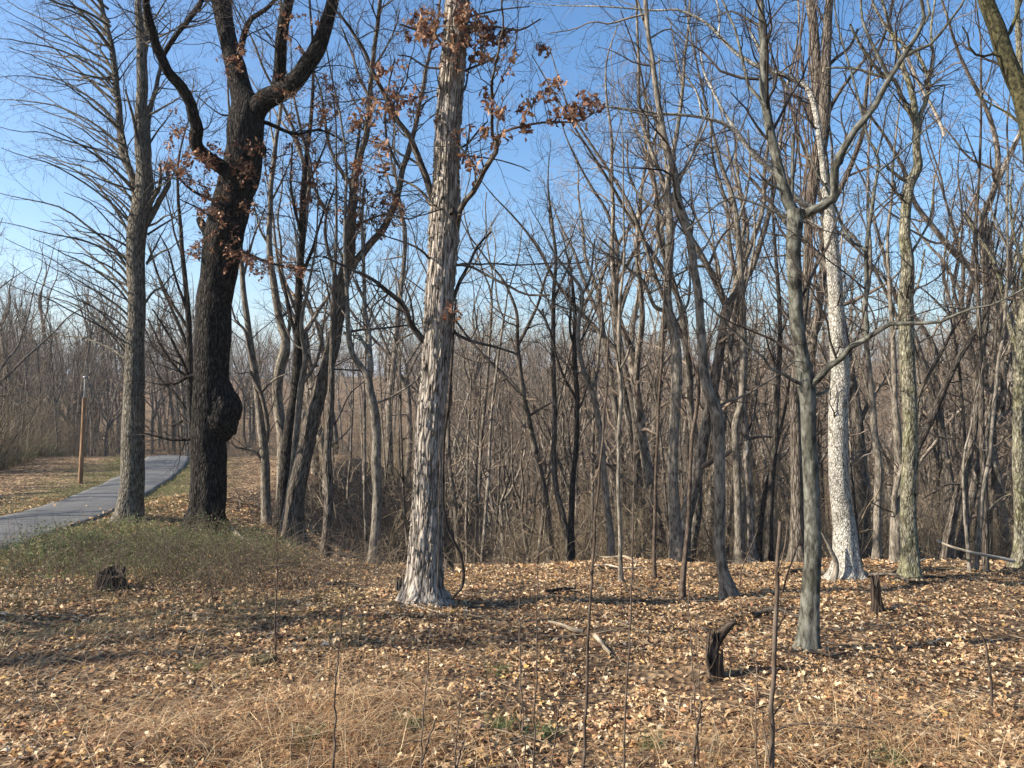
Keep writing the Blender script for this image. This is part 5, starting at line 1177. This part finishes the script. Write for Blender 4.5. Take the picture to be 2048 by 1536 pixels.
# ------------------------------------------------------------------ stumps, logs, post
def stump(name, label, px, py, wpx, hpx, mat, jag=.35, lean=0.0, seed=0, hollow=True, flare=.35, sides=36, inner_mat=None):
    rng = np.random.default_rng(seed); g = ground(px, py); d = g[1]; r = wpx / 2 / F * d; h = hpx / F * d
    root = empty(name, g); tag(root, label, 'stump')
    a = np.arange(sides) / sides * 2 * np.pi
    top = 1 + jag * (vnoise(np.c_[np.cos(a) * 1.3 + seed, np.sin(a) * 1.3, a * 0]) + .5 * vnoise(np.c_[np.cos(a) * 4, np.sin(a) * 4 + seed, a * 0])) 
    top = np.clip(top, .35, 1.5); nz_ = 14; rings = []
    for k in range(nz_):
        t = k / (nz_ - 1); rr = r * (1 + flare * math.exp(-t * 4) * (1 + .5 * np.cos(4 * a + seed))) * (1 - .25 * t) * (1 + .28 * vnoise(np.c_[np.cos(a) * 5, np.sin(a) * 5, np.full(sides, t * 1.5)]) + .05 * vnoise(np.c_[np.cos(a) * 12, np.sin(a) * 12, np.full(sides, t * 1.5)]))
        rings.append(np.c_[rr * np.cos(a) + lean * h * t, rr * np.sin(a), h * t * top - .06 * (1 - t)])
    inner = []
    for k in range(5):
        t = k / 4; rr = r * (.82 - .2 * t) * (1 + .15 * vnoise(np.c_[np.cos(a) * 4, np.sin(a) * 4, np.full(sides, 9 + t)]))
        inner.append(np.c_[rr * np.cos(a) + lean * h, rr * np.sin(a), h * top * (1 - (.45 if hollow else .03) * t) - .004])
    inner.append(np.c_[np.zeros(sides) + lean * h + .02 * r * np.cos(a), .02 * r * np.sin(a), np.full(sides, h * (.5 if hollow else .97))])
    V = np.concatenate(rings + inner); n = nz_ + 6; i = np.arange(n - 1)[:, None] * sides; j = np.arange(sides)[None]; j2 = (j + 1) % sides
    Q = np.stack([i + j, i + j2, i + sides + j2, i + sides + j], -1)
    bkc = V * [1, 1, .25]
    ns = (nz_ - 1) * sides; vs = nz_ * sides
    mk('bark', V[:vs], Q[:nz_ - 1].reshape(-1, 4), mat, root, {'bk': ('FLOAT_VECTOR', bkc[:vs])})
    mk('heartwood', V[vs - sides:], Q[nz_ - 1:].reshape(-1, 4) - (vs - sides), inner_mat or (M['rot'] if hollow else M['brown']), root, {'bk': ('FLOAT_VECTOR', bkc[vs - sides:])})
    return root, g, r, h
stump('stump', 'upright jagged black stump standing in open leaves at the right', 1757, 1230, 24, 58, M['rot'], .55, -.08, 5, flare=.5)
stump('stump', 'low wide dark stump in grass in front of the left roadside tree', 222, 1178, 62, 32, M['rot'], .25, .0, 6, flare=.2)
stump('stump', 'small reddish-brown stump half hidden behind the shaggy hickory, right side', 897, 1141, 18, 26, M['brown'], .2, 0, 8)
stump('stump', 'small cut stump touching the left foot of the shaggy hickory', 798, 1188, 16, 28, M['brown'], .08, 0, 9, hollow=False)
stump('stump', 'low mossy green-topped stump in the left centre foreground', 525, 1330, 58, 12, M['mossy'], .25, 0, 12, hollow=False, flare=.3, inner_mat=M['mossy'])
r_, g, rr, hh = stump('stump', 'crumbling rotten stump with a snapped arm pointing up right, right of centre foreground', 1430, 1358, 30, 72, M['rot'], .7, .06, 17, flare=.3)
d0 = g[1]
S = catmull([[*(W(x_, y_, d0 - .02) - g), w_ / 2 / F * d0] for x_, y_, w_ in [(1424, 1330, 14), (1428, 1300, 17), (1436, 1280, 17), (1450, 1262, 15), (1462, 1250, 13), (1473, 1245, 9)]], 26)
tube_obj('snapped_arm', S[:, :3], S[:, 3], 12, M['rot'], r_, disp=lobed(amp=0, bump=.2, rough=.3))
S = catmull([[*(W(x_, y_, d0 - .05) - g), w_ / 2 / F * d0] for x_, y_, w_ in [(1418, 1345, 8), (1414, 1310, 8), (1416, 1280, 6), (1420, 1262, 3)]], 16)
tube_obj('splinter', S[:, :3], S[:, 3], 8, M['rot'], r_, disp=lobed(amp=0, bump=.3, rough=.3))

def log(label, pts, w0, w1, mat='dead', lift=.02, twigs=0, name='fallen_branch', seed=0):
    rng = np.random.default_rng(seed + 50); P = parse(pts); pp = []
    for k, q in enumerate(P):
        lf = q[2] if len(q) > 2 else 0
        d = solve(q[0], q[1] + lf, hi=19); r = (w0 + (w1 - w0) * k / (len(P) - 1)) / 2 / F * d
        p = W(q[0], q[1], d); p[2] = max(p[2], float(height(p[0], d)) + r * .6) if lf else float(height(p[0], d)) + r * .7 + lift; pp.append([*p, r])
    S = catmull(pp, max(16, len(P) * 7)); root = empty(name, S[0, :3]); tag(root, label, 'fallen branch')
    tube_obj('stem', S[:, :3], S[:, 3], 9, M[mat], root, disp=lobed(amp=0, bump=.12, rough=.15), origin=S[0, :3])
    if twigs:
        a1, r1 = grow(S[None, :, :3], S[None, :, 3], twigs, .15, .8, 6, (30, 70), .05, .2, .5, .012, .3, .2, 1, rng, .002)
        if len(a1):
            a2, r2 = grow(a1, r1, 3, .08, .3, 4, (30, 60), .05, .2, .6, .004, .5, .2, 1, rng, .0015)
            b = Bag(); b.add(a1, r1, 5); b.add(a2, r2, 3); b.build('twigs', M[mat], root, origin=S[0, :3])
log('weathered pale branch lying on leaves left of the rotten stump, upper piece', '1098,1252 1125,1260 1150,1270 1168,1272', 7, 10, 'log')
log('short pale log end on the leaves, just below the weathered branch', '1190,1282 1202,1295 1212,1308 1222,1318', 11, 7, 'log')
log('dark crooked limb lying behind the nearest smooth trunk, pale at its right end', '1506,1238 1525,1226,8 1545,1220,12 1565,1222,10 1582,1232,4 1600,1242', 10, 8, 'brown', twigs=2, seed=1)
log('bleached fallen branch on the crest behind the thin pale young tree', '1200,1116,20 1215,1117,22 1240,1114,26 1258,1118,24 1275,1128,16', 4, 6, 'log')
log('thin pale branch resting across the crest left of the rotten stump trees', '1180,1140 1210,1132,6 1250,1138,6 1300,1142', 4, 3, 'dead')
log('tangle of grey branches lying between the near-white and yellowish trunks', '1700,1160 1740,1152,10 1780,1150,12 1820,1165,6 1850,1172', 9, 6, 'brown', twigs=3, seed=2)
log('pale stick propped against the foot of the yellowish trunk', '1785,1150 1800,1140,14 1825,1130,26 1850,1120,34', 4, 3, 'dead', seed=3)
log('dark fallen limb in the leaves left of the near-white trunk', '1580,1150 1610,1142,8 1640,1146,8 1668,1158', 8, 5, 'brown', twigs=3, seed=4)
log('long thin bare branch lying right of the yellowish trunk', '1850,1160 1890,1156,6 1930,1162,5 1965,1170', 6, 4, 'dark', twigs=2, seed=5)
log('slanting bleached pole lying behind the trio of slim stems', '1872,1083,60 1900,1094,52 1940,1106,44 1990,1116,36 2028,1124,28', 4, 7, 'dead', seed=6)
log('brown fallen limb on the clearing behind the crooked thin young tree', '1240,1192 1280,1182,6 1320,1186,5 1350,1196', 5, 3, 'brown', twigs=2, seed=7)
log('pale rotting log lying in weeds right of the big oak foot', '448,1056 470,1068,8 495,1086,6 520,1104', 11, 9, 'dead', seed=8)
log('dark low limb in the weeds left of the shaggy hickory', '650,1176 680,1168,8 705,1170,7 730,1182', 7, 4, 'brown', twigs=3, seed=9)
log('curved dark twiggy branch arching over leaves at the bottom right', '1500,1500 1530,1475,16 1580,1452,26 1640,1450,28 1700,1456,22 1760,1462,10', 5, 3, 'stem', twigs=1.5, seed=10)
log('thin dead branch among leaves at the far right of the clearing', '1640,1290 1700,1300 1760,1296 1800,1310', 4, 2, 'brown', twigs=2, seed=11)
log('brown dead limb in the leaves just before the smooth trunk foot', '1620,1310 1660,1318 1700,1312', 6, 3, 'brown', twigs=2, seed=12)
log('small dark stick lying in the left centre clearing right of the vine', '1095,1190 1120,1180,6 1150,1184', 7, 4, 'dark', twigs=2, seed=13)
log('bare pale branch on the leaves in front of the shaggy hickory', '790,1224 820,1212,6 850,1224 880,1232', 4, 2.5, 'dead', seed=14)

# wooden post with a thin metal top beyond the road
gp = ground(160, 968); d = gp[1]; root = empty('roadside_post', gp)
tag(root, 'thin brown wooden post with a slim metal top, alone on the grass beyond the road', 'post')
S = catmull([[*(W(x_, y_, d) - gp), w_ / 2 / F * d] for x_, y_, w_ in [(160, 975, 9), (163, 920, 8), (166, 860, 7.4), (168.5, 797, 7)]], 30)
M['post'] = bark('post_wood_grain', (.12, .07, .04), (.27, .165, .095), (.38, .25, .15), (40, 40, 3), .5, .006, vary=0)
V, Q, b = tubes(S[None, :, :3], S[None, :, 3], 12); mk('wooden_post', V, Q, M['post'], root, {'bk': ('FLOAT_VECTOR', b)})
mm, n_, b_, o_ = mat_new('galvanised_metal'); b_.inputs['Base Color'].default_value = (.42, .42, .40, 1); b_.inputs['Metallic'].default_value = .6; b_.inputs['Roughness'].default_value = .5
S = catmull([[*(W(x_, y_, d) - gp), w_ / 2 / F * d] for x_, y_, w_ in [(168.4, 802, 3.2), (169.5, 775, 3), (170, 758, 3)]], 10)
V, Q, b = tubes(S[None, :, :3], S[None, :, 3], 8); mk('metal_rod', V, Q, mm, root)
S = catmull([[*(W(x_, y_, d) - gp), w_ / 2 / F * d] for x_, y_, w_ in [(170, 760, .5), (170, 758, 6), (170, 755, 6.5), (170, 753.5, .5)]], 10)
V, Q, b = tubes(S[None, :, :3], S[None, :, 3], 10); mk('cap', V, Q, mm, root)

# ------------------------------------------------------------------ air
def haze(density):
    x0, x1, y0, y1, z0, z1 = -6500, 6500, -60, 6800, -140, 130
    V = np.array([(x, y, z) for z in (z0, z1) for y in (y0, y1) for x in (x0, x1)], float)
    Q = np.array([(0, 2, 3, 1), (4, 5, 7, 6), (0, 1, 5, 4), (2, 6, 7, 3), (0, 4, 6, 2), (1, 3, 7, 5)])
    m = bpy.data.materials.new('air'); m.use_nodes = True; n = m.node_tree; n.nodes.clear()
    out = n.nodes.new('ShaderNodeOutputMaterial'); v = n.nodes.new('ShaderNodeVolumePrincipled')
    v.inputs['Color'].default_value = (.86, .92, 1, 1); v.inputs['Density'].default_value = density; v.inputs['Anisotropy'].default_value = .3
    n.links.new(v.outputs[0], out.inputs['Volume'])
    tag(mk('haze', V, Q, m, smooth=False), kind='stuff')
haze(.00035)
